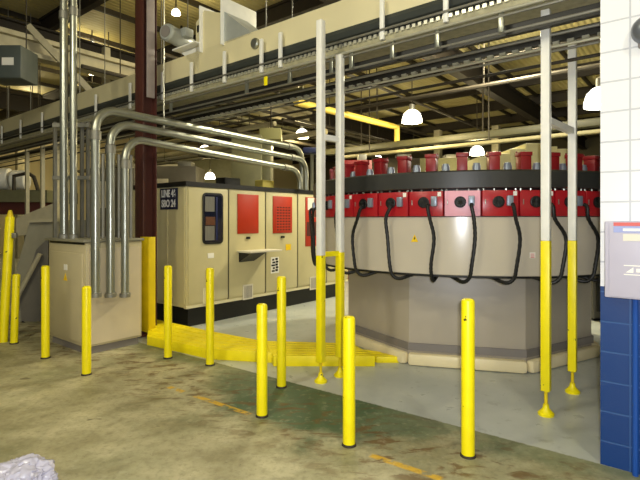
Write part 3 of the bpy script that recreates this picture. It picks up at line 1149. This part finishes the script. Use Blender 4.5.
# conveyor drive on top of the panel
sd_ = csx(200)
drv = thing('conveyor_drive', cv(sd_, 0.35, 3.9), 'grey drive motor and cream housing standing on the overhead conveyor', 'motor', rz=ANG)
b = MB()
b.slab([cv(sd_ - 0.22, 0.1, 3.88), cv(sd_ + 0.34, 0.1, 3.88), cv(sd_ + 0.34, 0.1, 4.28), cv(sd_ - 0.04, 0.1, 4.42), cv(sd_ - 0.22, 0.1, 4.30)], V * 0.55)
b.build('housing', CONV, drv)
for q in (-0.08, 0.36):
    b = MB(); b.box(cv(sd_ + q, 0.36, 4.17), (0.02, 0.62, 0.62), rz=ANG, bevel=0.004); b.build('side_plate', WHT, drv)
b = MB(); b.box(cv(sd_ - 0.15, 0.094, 4.2), (0.07, 0.012, 0.09), rz=ANG); b.build('dark_opening', BLK, drv)
mc = cv(csx(174), 0.05, 4.17)
b = MB()
b.lathe([(0.04, -0.24), (0.10, -0.235), (0.118, -0.21), (0.118, 0.0), (0.112, 0.12), (0.09, 0.14), (0.09, 0.3)], mc, 24, (V - E * 0.28).normalized())
mo = b.build('motor_body', MOTG, drv)
b = MB(); b.lathe([(0.08, -0.246), (0.08, -0.238), (0, -0.238)], mc, 20, (V - E * 0.28).normalized()); b.build('fan_cover', STRP, mo)
b = MB(); b.box(mc + V * 0.06 + E * 0.13 + Vector((0, 0, 0.04)), (0.14, 0.14, 0.12), rz=ANG, bevel=0.01); b.build('terminal_box', MOTG, mo)
b = MB(); b.beam(cv(sd_ - 0.62, 0.12, 3.985), cv(sd_ - 0.1, 0.12, 3.985), 0.25, 0.02); b.build('motor_plate', WHT, drv)
b = MB(); b.slab([cv(sd_ - 0.55, 0.1, 3.96), cv(sd_ - 0.15, 0.1, 3.96), cv(sd_ - 0.15, 0.1, 3.62)], V * 0.02); b.build('gusset', WHT, drv)
b = MB(); b.slab([cv(sd_ + 0.36, 0.1, 3.88), cv(sd_ + 0.9, 0.1, 3.88), cv(sd_ + 0.36, 0.1, 4.3)], V * 0.4); b.build('chute', MOTG, drv)
# thin rod at the motor
p = cv(csx(167), -0.05, 0)
b = MB(); b.tube([(p.x, p.y, 2.85), (p.x, p.y, RH - .02)], 0.012, 8)
tag(b.build('hanging_rod', RAIL), 'thin pale rod hanging from the roof past the conveyor motor', 'rod')

# ---------------------------------------------------------------- support frames under the conveyor
def support(pts, hy, tops, label, low_bar=None):
    root = thing('support_frame', ((pts[0][0] + pts[1][0]) / 2, (pts[0][1] + pts[1][1]) / 2, 0), label, 'support', 'conveyor support frames')
    for (x, y), h, top in zip(pts, hy, tops):
        b = MB(); b.box((x, y, (h + top) / 2), (0.068, 0.068, top - h), rz=ANG, bevel=0.006)
        po = b.build('post', WHT, root)
        b = MB(); b.box((x, y, (h + 0.2) / 2), (0.07, 0.07, h - 0.2), rz=ANG, bevel=0.006); b.build('yellow_sleeve', YEL, po, label='yellow painted lower length')
        b = MB(); b.tube([(x, y, 0.03), (x, y, 0.21)], 0.014, 10); b.build('threaded_stem', YELD, po)
        b = MB(); b.lathe([(0.062, 0.0), (0.064, 0.018), (0.05, 0.03), (0.026, 0.06), (0.022, 0.09), (0, 0.09)], (x, y, 0), 20); b.build('foot', YEL, po)
    (x0, y0), (x1, y1) = pts
    b = MB(); b.beam((x0, y0, 2.42), (x1, y1, 2.42), 0.05, 0.055); b.build('crossbar', WHT, root)
    if low_bar:
        b = MB(); b.beam((x0, y0, low_bar), (x1, y1, low_bar), 0.04, 0.05); b.build('yellow_crossbar', YEL, root)
    return root


support([(px(320.8, 4.74), 4.74), (px(340, 4.92), 4.92)], (1.25, 1.27), (3.57, 3.29),
        'pair of white over yellow square posts close together in front of the cream machine', 1.26)
support([(px(546, 3.94), 3.94), (px(572.5, 4.45), 4.45)], (1.43, 1.41), (3.32, 3.36),
        'pair of white over yellow square posts between the oven and the blue and white wall')

# ================================================================== BOLLARDS
bl = [(468, 456, 1.065, 0, 'tall yellow bollard in front of the round oven, nearest the camera'),
      (349, 445, 0.915, 0, 'short chipped yellow bollard left of the nearest tall bollard, in front of the post pair'),
      (262, 416, 0.915, 0, 'short yellow bollard on the green floor paint, close in front of a taller one'),
      (281.5, 387, 1.06, 0, 'tall yellow bollard just behind a short one, in front of the machine door notice'),
      (210, 365, 1.07, 0, 'tall yellow bollard below the rounded machine window, in front of the yellow ramp'),
      (168, 358, 1.07, 0, 'tall yellow bollard below the navy sign, right of the beige cabinet'),
      (86.5, 374.5, 0.915, 0, 'short yellow bollard right in front of the beige cabinet corner'),
      (45.5, 358, 1.07, 0, 'tall yellow bollard at the left end of the beige cabinet'),
      (14, 343.5, 0.90, 0.035, 'short leaning yellow bollard nearest the left edge, before the grey chute')]
for (x, y, h, lean, lab) in bl:
    z = F * EYE / (y - 220)
    X = px(x, z)
    root = thing('bollard', (X, z, 0), lab, 'bollard', 'yellow bollards along the aisle')
    r = 0.0445
    b = MB()
    b.lathe([(r, 0.0), (r, h - 0.02), (r * 0.93, h - 0.008), (r * 0.7, h), (0, h + 0.004)], (X, z, 0), 24, axis=(lean, 0, 1))
    b.build('post', YEL, root)
    b = MB(); b.lathe([(r + 0.008, 0.0), (r + 0.006, 0.012), (r, 0.016)], (X, z, 0), 24); b.build('base_ring', DARK, root)

# ================================================================== YELLOW CABLE RAMPS
def fl(x, y, h=0.0):
    z = F * (EYE - h) / (y - 220)
    return Vector((px(x, z), z, h))
H_ = 0.115
def ramp(pts, h, mm, label, tread):
    root = thing('floor_ramp', (pts[0][0], pts[0][1], 0), label, 'ramp', 'yellow floor ramps in front of the machine')
    b = MB(); b.prism([p[:2] for p in pts], 0.0, h, 0.004); b.build('ramp_plate', mm, root)
    # tread ribs
    p0, p1 = Vector(pts[0]), Vector(pts[1])
    q0, q1 = Vector(pts[-1]), Vector(pts[2])
    b = MB()
    for k in range(tread):
        t = (k + 0.5) / tread
        a = p0.lerp(q0, t); c = p1.lerp(q1, t)
        d = (c - a).normalized() * 0.03
        a = a + d; c = c - d
        b.beam((a.x, a.y, h + 0.002), (c.x, c.y, h + 0.002), 0.02, 0.006)
    b.build('tread_rib', mm, root)
    return root
fr = lambda x, y: fl(x, y)
A = [fl(147, 345), fl(210, 359.5), fl(206, 330, H_), fl(151, 318, H_)]
ramp(A, H_, YELC, 'yellow raised floor ramp between the beige cabinet and the cream machine corner', 5)
B = [fl(211.5, 359.6), fl(272, 363), fl(262, 340.5, H_), fl(207.5, 330.3, H_)]
ramp(B, H_, YELC, 'middle yellow floor ramp, behind the two close-set bollards', 5)
C_ = [fl(273.5, 366.5), fl(375, 366.5), fl(352, 343, H_), fl(264, 340.7, H_)]
ramp(C_, H_, YELC, 'chequered yellow floor ramp under the close pair of white and yellow posts', 6)
D = [fl(376.5, 363), fl(399, 363), fl(380, 352, 0.07), fl(362, 349, 0.07)]
ramp(D, 0.07, YELC, 'small low yellow ramp end piece touching the round oven base', 3)

# ================================================================== RIGHT WALL FITTINGS
def wp(s, out, z):
    return wc - U * s - V * out + Vector((0, 0, z))


def wx(x):
    d = (x - 320) / F
    return (d * wc.y - wc.x) / (E.x - d * E.y)


bs0 = wx(607.5)
bx1 = bs0 + 0.42
pn = thing('wall_box', wp(bs0 + 0.2, 0.0, 1.12), 'pale lilac grey electrical box with a warning label on the white block wall', 'electrical box', rz=ANG)
zt, zbm = ph(221, 3.06), ph(296.5, 3.05)
b = MB(); b.box(wp((bs0 + bx1) / 2, 0.06, (zt + zbm) / 2), (bx1 - bs0, 0.12, zt - zbm), rz=ANG, bevel=0.008); b.build('enclosure', BOXG, pn)
b = MB(); b.box(wp((bs0 + bx1) / 2 + 0.01, 0.124, (zt + zbm) / 2), (bx1 - bs0 - 0.03, 0.008, zt - zbm - 0.02), rz=ANG, bevel=0.003)
dor = b.build('door', BOXG, pn)
s0_ = wx(622) - 0.03
b = MB(); b.box(wp(s0_ + 0.1, 0.129, ph(227.5, 2.95)), (0.2, 0.003, 0.062), rz=ANG); lb = b.build('label_plate', LBLU, dor)
b = MB(); b.box(wp(s0_ + 0.1, 0.131, ph(224.2, 2.95)), (0.2, 0.003, 0.022), rz=ANG); b.build('label_red_band', LRED, lb)
b = MB(); b.box(wp(s0_ + 0.12, 0.131, ph(229.8, 2.95)), (0.14, 0.003, 0.016), rz=ANG); b.build('label_white_band', PAPER, lb)
b = MB(); b.box(wp(s0_ + 0.15, 0.129, ph(237.5, 2.95)), (0.2, 0.003, 0.042), rz=ANG); b.build('rating_plate', PLATE, dor)
s1_ = wx(632) - 0.03
b = MB(); b.box(wp(s1_ + 0.08, 0.129, ph(265.5, 2.95)), (0.16, 0.002, 0.006), rz=ANG)
b.box(wp(s1_ + 0.08, 0.129, ph(274.5, 2.95)), (0.16, 0.002, 0.006), rz=ANG)
b.slab([wp(s1_ + 0.01, 0.128, ph(272.5, 2.95)), wp(s1_ + 0.05, 0.128, ph(267, 2.95)), wp(s1_ + 0.05, 0.128, ph(272.5, 2.95))], -V * 0.002)
b.box(wp(s1_ + 0.11, 0.129, ph(270, 2.95)), (0.09, 0.002, 0.022), rz=ANG)
b.build('maker_mark', PAPER, dor)
# conduit below, painted with the wall
b = MB(); p = wp(wx(636), 0.03, 0)
b.tube([(p.x, p.y, 0), (p.x, p.y, zbm + 0.02)], 0.017, 10)
tag(b.build('wall_conduit', mat('blue_paint', rgb(22, 74, 156), 0.4)), 'blue painted conduit under the lilac grey wall box', 'conduit')
# alarm bell
bp_ = wp(wx(648), 0.0, ph(29, 2.95))
bell = thing('alarm_bell', bp_, 'grey alarm bell high on the white block wall', 'bell')
b = MB(); b.lathe([(0.088, 0.035), (0.086, 0.055), (0.07, 0.085), (0.04, 0.105), (0, 0.11)], bp_, 24, -V); b.build('gong', BELL, bell)
b = MB(); b.box(bp_ - V * 0.02 + Vector((0, 0, -0.02)), (0.1, 0.04, 0.16), rz=ANG, bevel=0.006); b.build('back_box', STRP, bell)

# ================================================================== PLASTIC BAG
bg = bmesh.new()
bmesh.ops.create_icosphere(bg, subdivisions=5, radius=1.0)
from mathutils import noise as mnoise
for v in bg.verts:
    c = v.co.copy()
    q = mnoise.noise(c * 2.2 + Vector((3, 1, 7))) * 0.22 + abs(mnoise.noise(c * 5.5)) * -0.16 + abs(mnoise.noise(c * 11 + Vector((1, 4, 2)))) * -0.09
    s_ = 1 + q
    v.co = Vector((c.x * s_ * 0.19, c.y * s_ * 0.18, max(c.z, -0.35) * s_ * 0.125))
mnz = min(v.co.z for v in bg.verts)
for v in bg.verts:
    v.co += Vector((-1.78, 2.86, -mnz + 0.002))
b = MB(); b.bm.free(); b.bm = bg
tag(b.build('plastic_wrap', FILM), 'crumpled heap of clear plastic film on the aisle floor at the lower left corner', 'plastic film')

# ================================================================== LEFT BACKGROUND
# leaning yellow gate pole
p0 = fl(3, 342)
gpole = thing('gate_pole', p0, 'tall leaning yellow pole at the left edge, before the grey chute', 'pole')
p1 = Vector((px(10, p0.y + 0.1), p0.y + 0.1, ph(217, p0.y + 0.1)))
b = MB(); b.tube([p0, p1], 0.055, 16); b.build('pole', YEL, gpole)
b = MB(); b.tube([p1, p1 + (p1 - p0).normalized() * 0.09], [0.045, 0.02], 12); b.build('pole_cap', YELD, gpole)
pm_ = p0.lerp(p1, 0.85)
b = MB(); b.box(pm_ + Vector((0.07, 0, 0)), (0.07, 0.05, 0.07), bevel=0.008); b.build('latch', STEELD, gpole)

# grey chute machine behind the cabinet
zc = 7.6
cz = lambda x, y, dz=0.0: Vector((px(x, zc + dz), zc + dz, ph(y, zc + dz)))
ch = thing('grey_chute', Vector((px(28, zc), zc, 0)), 'sloping grey sheet metal chute left of the beige cabinet', 'chute')
b = MB(); b.slab([cz(30, 221), cz(56, 220), cz(56, 337), cz(8, 337), cz(8, 300)], V * 0.5 + Vector((0, 0.1, 0))); b.build('side_sheet', GSHT, ch)
b = MB(); b.slab([cz(36, 250, -.03), cz(48, 238, -.03), cz(48, 330, -.03), cz(22, 330, -.03), cz(20, 300, -.03)], Vector((0, 0.03, 0))); b.build('lower_sheet', GSHTD, ch)
b = MB(); b.tube([cz(40, 254, -.12), cz(8, 315, -.12)], 0.035, 10); b.build('brace_tube', STEELP, ch)
b = MB(); b.beam(cz(29, 221, -.05), cz(58, 220, -.05), 0.08, 0.05); b.build('top_rail', STEELP, ch)
b = MB(); b.tube([cz(22, 322, -.1), cz(30, 326, -.12), cz(42, 325, -.1)], 0.02, 8); b.build('black_cable', BLK, ch)

# far platform with white rolls behind the conveyor legs
zp = 12.5
fp = lambda x, y, dz=0: Vector((px(x, zp + dz), zp + dz, ph(y, zp + dz)))
plat = thing('machine_platform', Vector((px(15, zp), zp, 0)), 'olive machine platform on a dark red base beyond the conveyor legs at far left', 'platform')
b = MB(); b.slab([fp(-60, 190), fp(47, 190), fp(47, 202), fp(-60, 202)], (0, 1.6, 0)); b.build('deck_beam', OLIB, plat)
b = MB(); b.slab([fp(-60, 202, .1), fp(40, 202, .1), fp(40, 214, .1), fp(-60, 214, .1)], (0, 1.3, 0)); b.build('base_beam', MAROON, plat)
for x in (-20, 12, 27, 44):
    b = MB(); q = fp(x, 210, .3); b.beam((q.x, q.y, 0), (q.x, q.y, q.z), 0.1, 0.1); b.build('leg', OLIB, plat)
b = MB(); b.tube([fp(14, 190), fp(14, 176), fp(28, 173), fp(34, 177), fp(38, 190)], 0.05, 8); b.build('hand_rail', DARK, plat)
for (x, r, lab) in ((3, 0.3, 'white roll on the far left platform, cut by the picture edge'), (20, 0.27, 'smaller white roll on the far left platform beside a handrail')):
    q = fp(x, 190, 0.6)
    b = MB(); b.lathe([(r * .9, -0.19), (r, -0.16), (r, 0.16), (r * .9, 0.19)], q + Vector((0, 0, r)), 20, (1, 0.2, 0))
    tag(b.build('white_roll', WHT), lab, 'roll', 'white rolls on the far platform')
q = fp(40, 218, -3)
zq = 8.5
hp = lambda x, y: Vector((px(x, zq), zq, ph(y, zq)))
b = MB(); b.slab([hp(16, 218), hp(54, 203), hp(54, 232), hp(16, 236)], (0, 0.5, 0)); 
hop = thing('inclined_hopper', Vector((px(35, zq), zq, 0)), 'pale sloping hopper between the far platform and the grey chute', 'hopper')
b.build('hopper_body', STEELP, hop)
for x in (20, 50):
    b = MB(); q = hp(x, 232); b.beam((q.x, q.y + .2, 0), (q.x, q.y + .2, q.z), 0.06, 0.06); b.build('leg', STEELD, hop)
# rear cabinets filling the far left aisle
for (x, z, w_, h, mm, lab) in ((-60, 9.0, 1.6, 1.4, GSHTD, 'dark grey machine behind the leaning yellow pole'),):
    b = MB(); b.box((px(x, z), z, h / 2 + .05), (w_, 1.0, h - .1), bevel=0.02)
    t_ = thing('side_machine', (px(x, z), z, 0), lab, 'machine')
    b.build('body', mm, t_)
    b = MB(); b.box((px(x, z), z, .05), (w_ - .1, .9, .1)); b.build('plinth', BLKP, t_)

# crane beam under the roof at upper left
cb0 = Vector((px(-40, 8.2), 8.2, 0))
hb = ph(40, 9.0)
st_ = Vector((px(0, 9.0), 9.0, hb))
bm_ = thing('crane_beam', st_, 'pale flanged beam under the roof at upper left with a diagonal brace', 'beam', rz=ANG)
b = MB(); a0 = st_ - V * 2.2; a1 = st_ + V * 9
for dz, wd, ht in ((0.16, 0.3, 0.09), (0.0, 0.05, 0.3), (-0.16, 0.3, 0.09)):
    b.beam(a0 + Vector((0, 0, dz)), a1 + Vector((0, 0, dz)), wd, ht)
b.build('beam', STEELP, bm_)
d0 = Vector((px(28, 9.3), 9.3, ph(26, 9.3))); d1 = Vector((px(92, 9.8), 9.8, ph(93, 9.8)))
b = MB(); b.beam(d0, d1, 0.12, 0.12); b.build('diagonal_brace', STEELP, bm_)
b = MB(); q = Vector((px(106, 11.2), 11.2, ph(85, 11.2))); b.beam(q, Vector((q.x, q.y, ph(48, 11.2))), 0.14, 0.14); b.build('hanger', STEELP, bm_)
for s in (-1.8, 4, 8):
    q = st_ + V * s
    b = MB(); b.tube([q + Vector((0, 0, .2)), Vector((q.x, q.y, RH))], 0.03, 8); b.build('roof_hanger', DARK, bm_)
# slate coloured unit heater
zu = 8.4
uc = Vector((px(12, zu), zu, ph(66, zu)))
uh = thing('unit_heater', uc, 'slate grey box with a white label hanging below the beam at upper left', 'heater')
b = MB(); b.box(uc, (0.62, 0.5, 0.56), bevel=0.015); b.build('casing', SLATE, uh)
b = MB(); b.box(uc + Vector((0.09, -0.253, 0.0)), (0.2, 0.006, 0.13)); b.build('white_label', PAPER, uh)
for dx_ in (-0.25, 0.25):
    b = MB(); b.tube([uc + Vector((dx_, 0, 0.27)), (uc.x + dx_, uc.y, RH)], 0.01, 6); b.build('hanger_rod', DARK, uh)

# ================================================================== BACKGROUND BEHIND THE MACHINES
# olive cabinet tower behind the cream machine
zt_ = 11.6
tw = thing('olive_tower', (px(246, zt_), zt_, 0), 'tall plain olive cabinet tower behind the cream machine', 'tower')
b = MB(); b.box((px(246, zt_), zt_ + .5, ph(134, zt_) / 2), (30 / F * zt_, 0.9, ph(134, zt_)), bevel=0.02); b.build('body', OLIB, tw)
b = MB(); b.box((px(266, zt_ + .2), zt_ + .6, ph(140, zt_) / 2), (9 / F * zt_, 0.7, ph(140, zt_)), bevel=0.02); b.build('side_duct', OLIV, tw)
# pale carton like box carried above
zc2 = 13
b = MB(); b.box((px(271, zc2), zc2, ph(135, zc2)), (21 / F * zc2, 0.5, 11 / F * zc2), bevel=0.01)
bx_ = thing('pale_duct_box', (px(271, zc2), zc2, ph(141, zc2)), 'pale yellow duct box hung behind the conduits above the machine roof', 'box')
b.build('box', mat('pale_olive_duct', rgb(150, 146, 96), 0.6), bx_)
b = MB(); b.tube([(px(271, zc2), zc2, ph(131, zc2)), (px(271, zc2), zc2, RH)], 0.02, 6); b.build('hanger_rod', DARK, bx_)

# long overhead duct across the back, behind the oven
def ulong(name, x, y, z, a0, a1, wd, ht, mm, label, cat):
    c = Vector((px(x, z), z, ph(y, z)))
    t_ = thing(name, c, label, cat, rz=ANG)
    b = MB(); b.beam(c + U * a0, c + U * a1, wd, ht, 0.02); b.build('run', mm, t_)
    for s in (a0 * .8, a0 * .3, a1 * .5):
        q = c + U * s
        b = MB(); b.tube([q, Vector((q.x, q.y, RH))], 0.02, 6); b.build('hanger_rod', DARK, t_)
    return t_
ulong('olive_duct', 400, 144.5, 15.5, -9, 3.0, 0.3, 0.2, mat('dark_olive_duct', rgb(74, 72, 50), 0.5), 'long olive duct hung across the hall behind the oven', 'duct')
ulong('cream_tray', 400, 151.5, 14.6, -9, 2.2, 0.2, 0.09, mat('tan_tray', rgb(140, 132, 98), 0.6), 'long cream cable tray just below the olive duct', 'cable tray')
# yellow pipe
yp = [Vector((px(x, z), z, ph(y, z))) for x, y, z in ((296, 102, 11.5), (392, 126, 15.2), (397, 127, 15.5), (397, 143, 15.5))]
b = MB(); b.tube(yp, 0.09, 12)
t_ = thing('yellow_pipe', yp[0], 'yellow overhead pipe with a downturned end, left of the bright lamp', 'pipe')
b.build('pipe', YPIP, t_)
for q in (yp[0].lerp(yp[1], .2), yp[0].lerp(yp[1], .8)):
    b = MB(); b.tube([q, Vector((q.x, q.y, RH))], 0.015, 6); b.build('hanger_rod', DARK, t_)
# sprinkler pipes, along both hall axes
for i, (x, y, z, dr2, l0, l1, r, lab) in enumerate((
        (220, 96, 12.0, U, -12, 9, 0.05, 'sprinkler main running across the hall above the olive tower'),
        (230, 112, 16.0, U, -14, 9, 0.06, 'farther sprinkler main running behind the hung pale box'),
        (430, 108, 15.0, V, -6, 9, 0.04, 'thin dark roof pipe running back past the brightest hanging lamp'),
        (100, 115, 13.0, U, -4, 9, 0.06, 'dull roof pipe running across behind the riser pipes'),
        (200, 150, 18.0, U, -6, 8, 0.09, 'pale pipe run far behind the bent conduits'),
        (170, 88, 11.0, V, -2, 12, 0.045, 'dark roof pipe running back over the navy sign end of the machine'),
        (260, 84, 13.0, V, -3, 12, 0.05, 'dark roof pipe running back left of the close post pair'),
        (215, 134, 15.0, U, -2.6, 8, 0.07, 'dull pipe running across just above the middle bent conduit'),
        (190, 122, 13.0, V, -2, 12, 0.05, 'low dark pipe running back beneath the conveyor, left of the olive tower'),
        (300, 118, 14.0, U, -9, 5, 0.05, 'dark pipe running across just above the lamp behind the conduits'),
        (360, 138, 17.0, V, -4, 8, 0.05, 'thin pipe running back just right of the close post pair'))):
    c = Vector((px(x, z), z, ph(y, z)))
    b = MB(); b.tube([c + dr2 * l0, c + dr2 * l1], r, 8)
    t_ = thing('overhead_pipe', c, lab, 'pipe', 'pipes below the roof')
    b.build('pipe', STEELP if i in (4, 7) else DARK, t_)
    for s in (l0 * .6, l1 * .5):
        q = c + dr2 * s
        b = MB(); b.tube([q, Vector((q.x, q.y, RH))], 0.012, 6); b.build('hanger_rod', DARK, t_)
# dark upright block set between the oven and the block wall
t_ = thing('dark_block', (px(600, 7.6) + .5, 7.9, 0), 'dark upright block between the oven base and the blue and white wall', 'cabinet')
b = MB(); b.box((px(593, 7.6) + .6, 7.9, .72), (1.2, .6, 1.36), bevel=0.015); b.build('body', GSHTD, t_)
b = MB(); b.box((px(593, 7.6) + .6, 7.9, .02), (1.1, .5, .08)); b.build('plinth', BLKP, t_)
b = MB(); b.box((px(593, 7.6) + .6, 7.59, .75), (1.1, .03, 1.2), bevel=0.008); b.build('door', BLKP, t_)
# cable ladder and pipe rack behind the bent conduits
def rack(name, x, y, z, d, l0, l1, n, gap, r_, mm, label, cat):
    c = Vector((px(x, z), z, ph(y, z)))
    side = V if d is U else U
    t_ = thing(name, c, label, cat)
    for k in range(n):
        off = side * (k - (n - 1) / 2) * gap
        b = MB(); b.tube([c + off + d * l0, c + off + d * l1], r_, 8); b.build('pipe', (mm, DARK, STEELP)[k % 3], t_)
    q = l0 + 0.6
    while q < l1:
        b = MB(); b.beam(c + d * q - side * (n * gap / 2) - Vector((0, 0, r_ + .03)), c + d * q + side * (n * gap / 2) - Vector((0, 0, r_ + .03)), 0.05, 0.05); b.build('cross_bar', DARK, t_)
        for w2 in (-1, 1):
            p_ = c + d * q + side * (w2 * n * gap / 2)
            b = MB(); b.tube([p_ - Vector((0, 0, r_ + .05)), (p_.x, p_.y, RH)], 0.012, 6); b.build('hanger_rod', DARK, t_)
        q += 2.2
rack('pipe_rack', 205, 108, 13.5, U, -3.5, 8, 5, 0.16, 0.035, OLIV, 'rack of five thin pipes hung across the hall under the conveyor, above the bent conduits', 'pipe rack')
rack('pipe_rack', 250, 122, 17.0, V, -6, 8, 4, 0.22, 0.05, OLIV, 'rack of four pipes running back above the olive tower', 'pipe rack')
rack('pipe_rack', 190, 158, 19.0, U, -4, 9, 5, 0.2, 0.06, STEELD, 'low rack of pipes far behind the lowest bent conduit', 'pipe rack')
rack('pipe_rack', 20, 132, 13.6, U, -3.0, 8, 5, 0.16, 0.04, OLIV, 'rack of pipes just below the conveyor at far left', 'pipe rack')
# far columns
for (x, z, lab) in ((236, 22, 'far pale column seen left of the hung pale box'), (438, 21, 'far pale column seen left of the lower hanging lamp'), (496, 20, 'far pale column right of the lower hanging lamp'), (20, 20, 'far pale column behind the conveyor legs at far left')):
    b = MB(); b.box((px(x, z), z, (RH - .98) / 2), (0.28, 0.28, RH - .98), rz=ANG, bevel=0.01)
    tag(b.build('far_column', STEELP), lab, 'column', 'far columns')
# far machines under the roof haze
for (x0, x1, yt, z, mm, lab) in ((150, 196, 166, 16, GSHTD, 'low olive machine far behind the navy sign'),
                                 (140, 238, 152, 25, OLIV, 'far olive machine between the navy sign and the olive tower'),
                                 (344, 372, 160, 12.5, REDM, 'dark red machine head behind the left end of the oven ring'),
                                 (372, 420, 158, 17, DARK, 'dark machine far behind the oven, below the cream cable tray'),
                                 (420, 470, 158, 19, OLIB, 'olive machine far behind the oven, left of the lower hanging lamp'),
                                 (90, 134, 168, 14, GSHTD, 'grey machine far behind the bent conduits')):
    cxx = px((x0 + x1) / 2, z)
    w_ = (x1 - x0) / F * z
    h = ph(yt, z)
    t_ = thing('far_machine', (cxx, z, 0), lab, 'machine', 'machines far back in the hall')
    b = MB(); b.box((cxx, z + .6, h * .5), (w_, 1.2, h), bevel=0.02); b.build('body', mm, t_)
    b = MB(); b.box((cxx + w_ * .2, z + .5, h + .08), (w_ * .3, .5, .22), bevel=0.02); b.build('top_unit', STEELD, t_)
    b = MB(); b.box((cxx - w_ * .25, z - .012, h * .75), (w_ * .3, .03, h * .25), bevel=0.01); b.build('panel', PLATE, t_)
# blue device beside the conduit drop
zd = 9.9
b = MB(); b.box((px(312, zd), zd, ph(151, zd)), (18 / F * zd, 0.25, 6 / F * zd), bevel=0.03)
t_ = thing('blue_valve', (px(312, zd), zd, ph(154, zd)), 'dark blue valve block above the conduit drop, left of the post pair', 'valve')
b.build('valve_body', BLUEB, t_)
b = MB(); b.tube([(px(312, zd), zd, ph(151, zd)), (px(312, zd), zd, HT + .07)], 0.04, 10); b.build('drop_pipe', STEEL, t_)
b = MB(); b.tube([(px(320, zd), zd, ph(152, zd)), (px(321, zd), zd, HT + .07)], 0.05, 10); b.build('drop_pipe', STEEL, t_)

# ================================================================== HIGH BAY LAMPS
def high_bay(x, y, z, dia, lab, mat_shade=SHADE, e=220, col=(1.0, 0.83, 0.42)):
    c = Vector((px(x, z), z, ph(y, z)))
    t_ = thing('high_bay_lamp', c, lab, 'lamp', 'high bay lamps')
    r = dia / 2
    b = MB(); b.lathe([(r, -r * .55), (r * .98, -r * .2), (r * .82, r * .3), (r * .5, r * .62), (r * .3, r * .7), (r * .3, r * .6), (r * .46, r * .5), (r * .76, r * .25), (r * .92, -r * .2), (r * .94, -r * .55)], c, 28)
    b.build('lamp_shade', mat_shade, t_)
    b = MB(); b.lathe([(0, -r * .5), (r * .9, -r * .5), (r * .9, -r * .46), (0, -r * .46)], c, 28); b.build('lens', LENS, t_)
    b = MB(); b.lathe([(r * .3, r * .68), (r * .3, r * 1.25), (r * .12, r * 1.35), (0, r * 1.4)], c, 16); b.build('ballast', STEELD, t_)
    b = MB(); b.tube([c + Vector((0, 0, r * 1.3)), (c.x, c.y, RH)], 0.015, 6); b.build('stem', DARK, t_)
    if e:
        lamp('high_bay_light', 'POINT', c + Vector((0, 0, -r * .55 - 0.12)), e * 0.5, col, 0.2)
    return t_


high_bay(412, 117, 13.5, 0.56, 'brightest glowing lamp hanging above the left part of the oven', e=330)
high_bay(477, 151, 17, 0.50, 'glowing lamp hanging low just above the oven ring, between two red motors', e=320)
high_bay(302, 134, 16, 0.46, 'glowing lamp behind the conduits, left of the close post pair', e=320)
high_bay(601, 98, 8.0, 0.52, 'white lamp half hidden behind the white block wall', SHADEW, 120, (1.0, 0.95, 0.8))
high_bay(378, 158, 24, 0.42, 'small far lamp behind the oven ring, right of the close post pair', e=300)
high_bay(92, 46, 12.4, 0.30, 'small lamp under the roof between the riser pipes and the brown column', e=110)
high_bay(93, 72, 14.6, 0.26, 'small lamp below another one, right of the riser pipes', e=90)
high_bay(30, 103, 19, 0.40, 'small lamp at far left below the crane beam', e=170)
high_bay(205, 150, 19, 0.5, 'far lamp above the cream machine window', e=260)
high_bay(210, 176, 22, 0.46, 'lowest far lamp just above the machine roof near the window', e=160)
high_bay(176, 12, 10, 0.18, 'small lamp under the roof just above the conveyor motor', e=50)
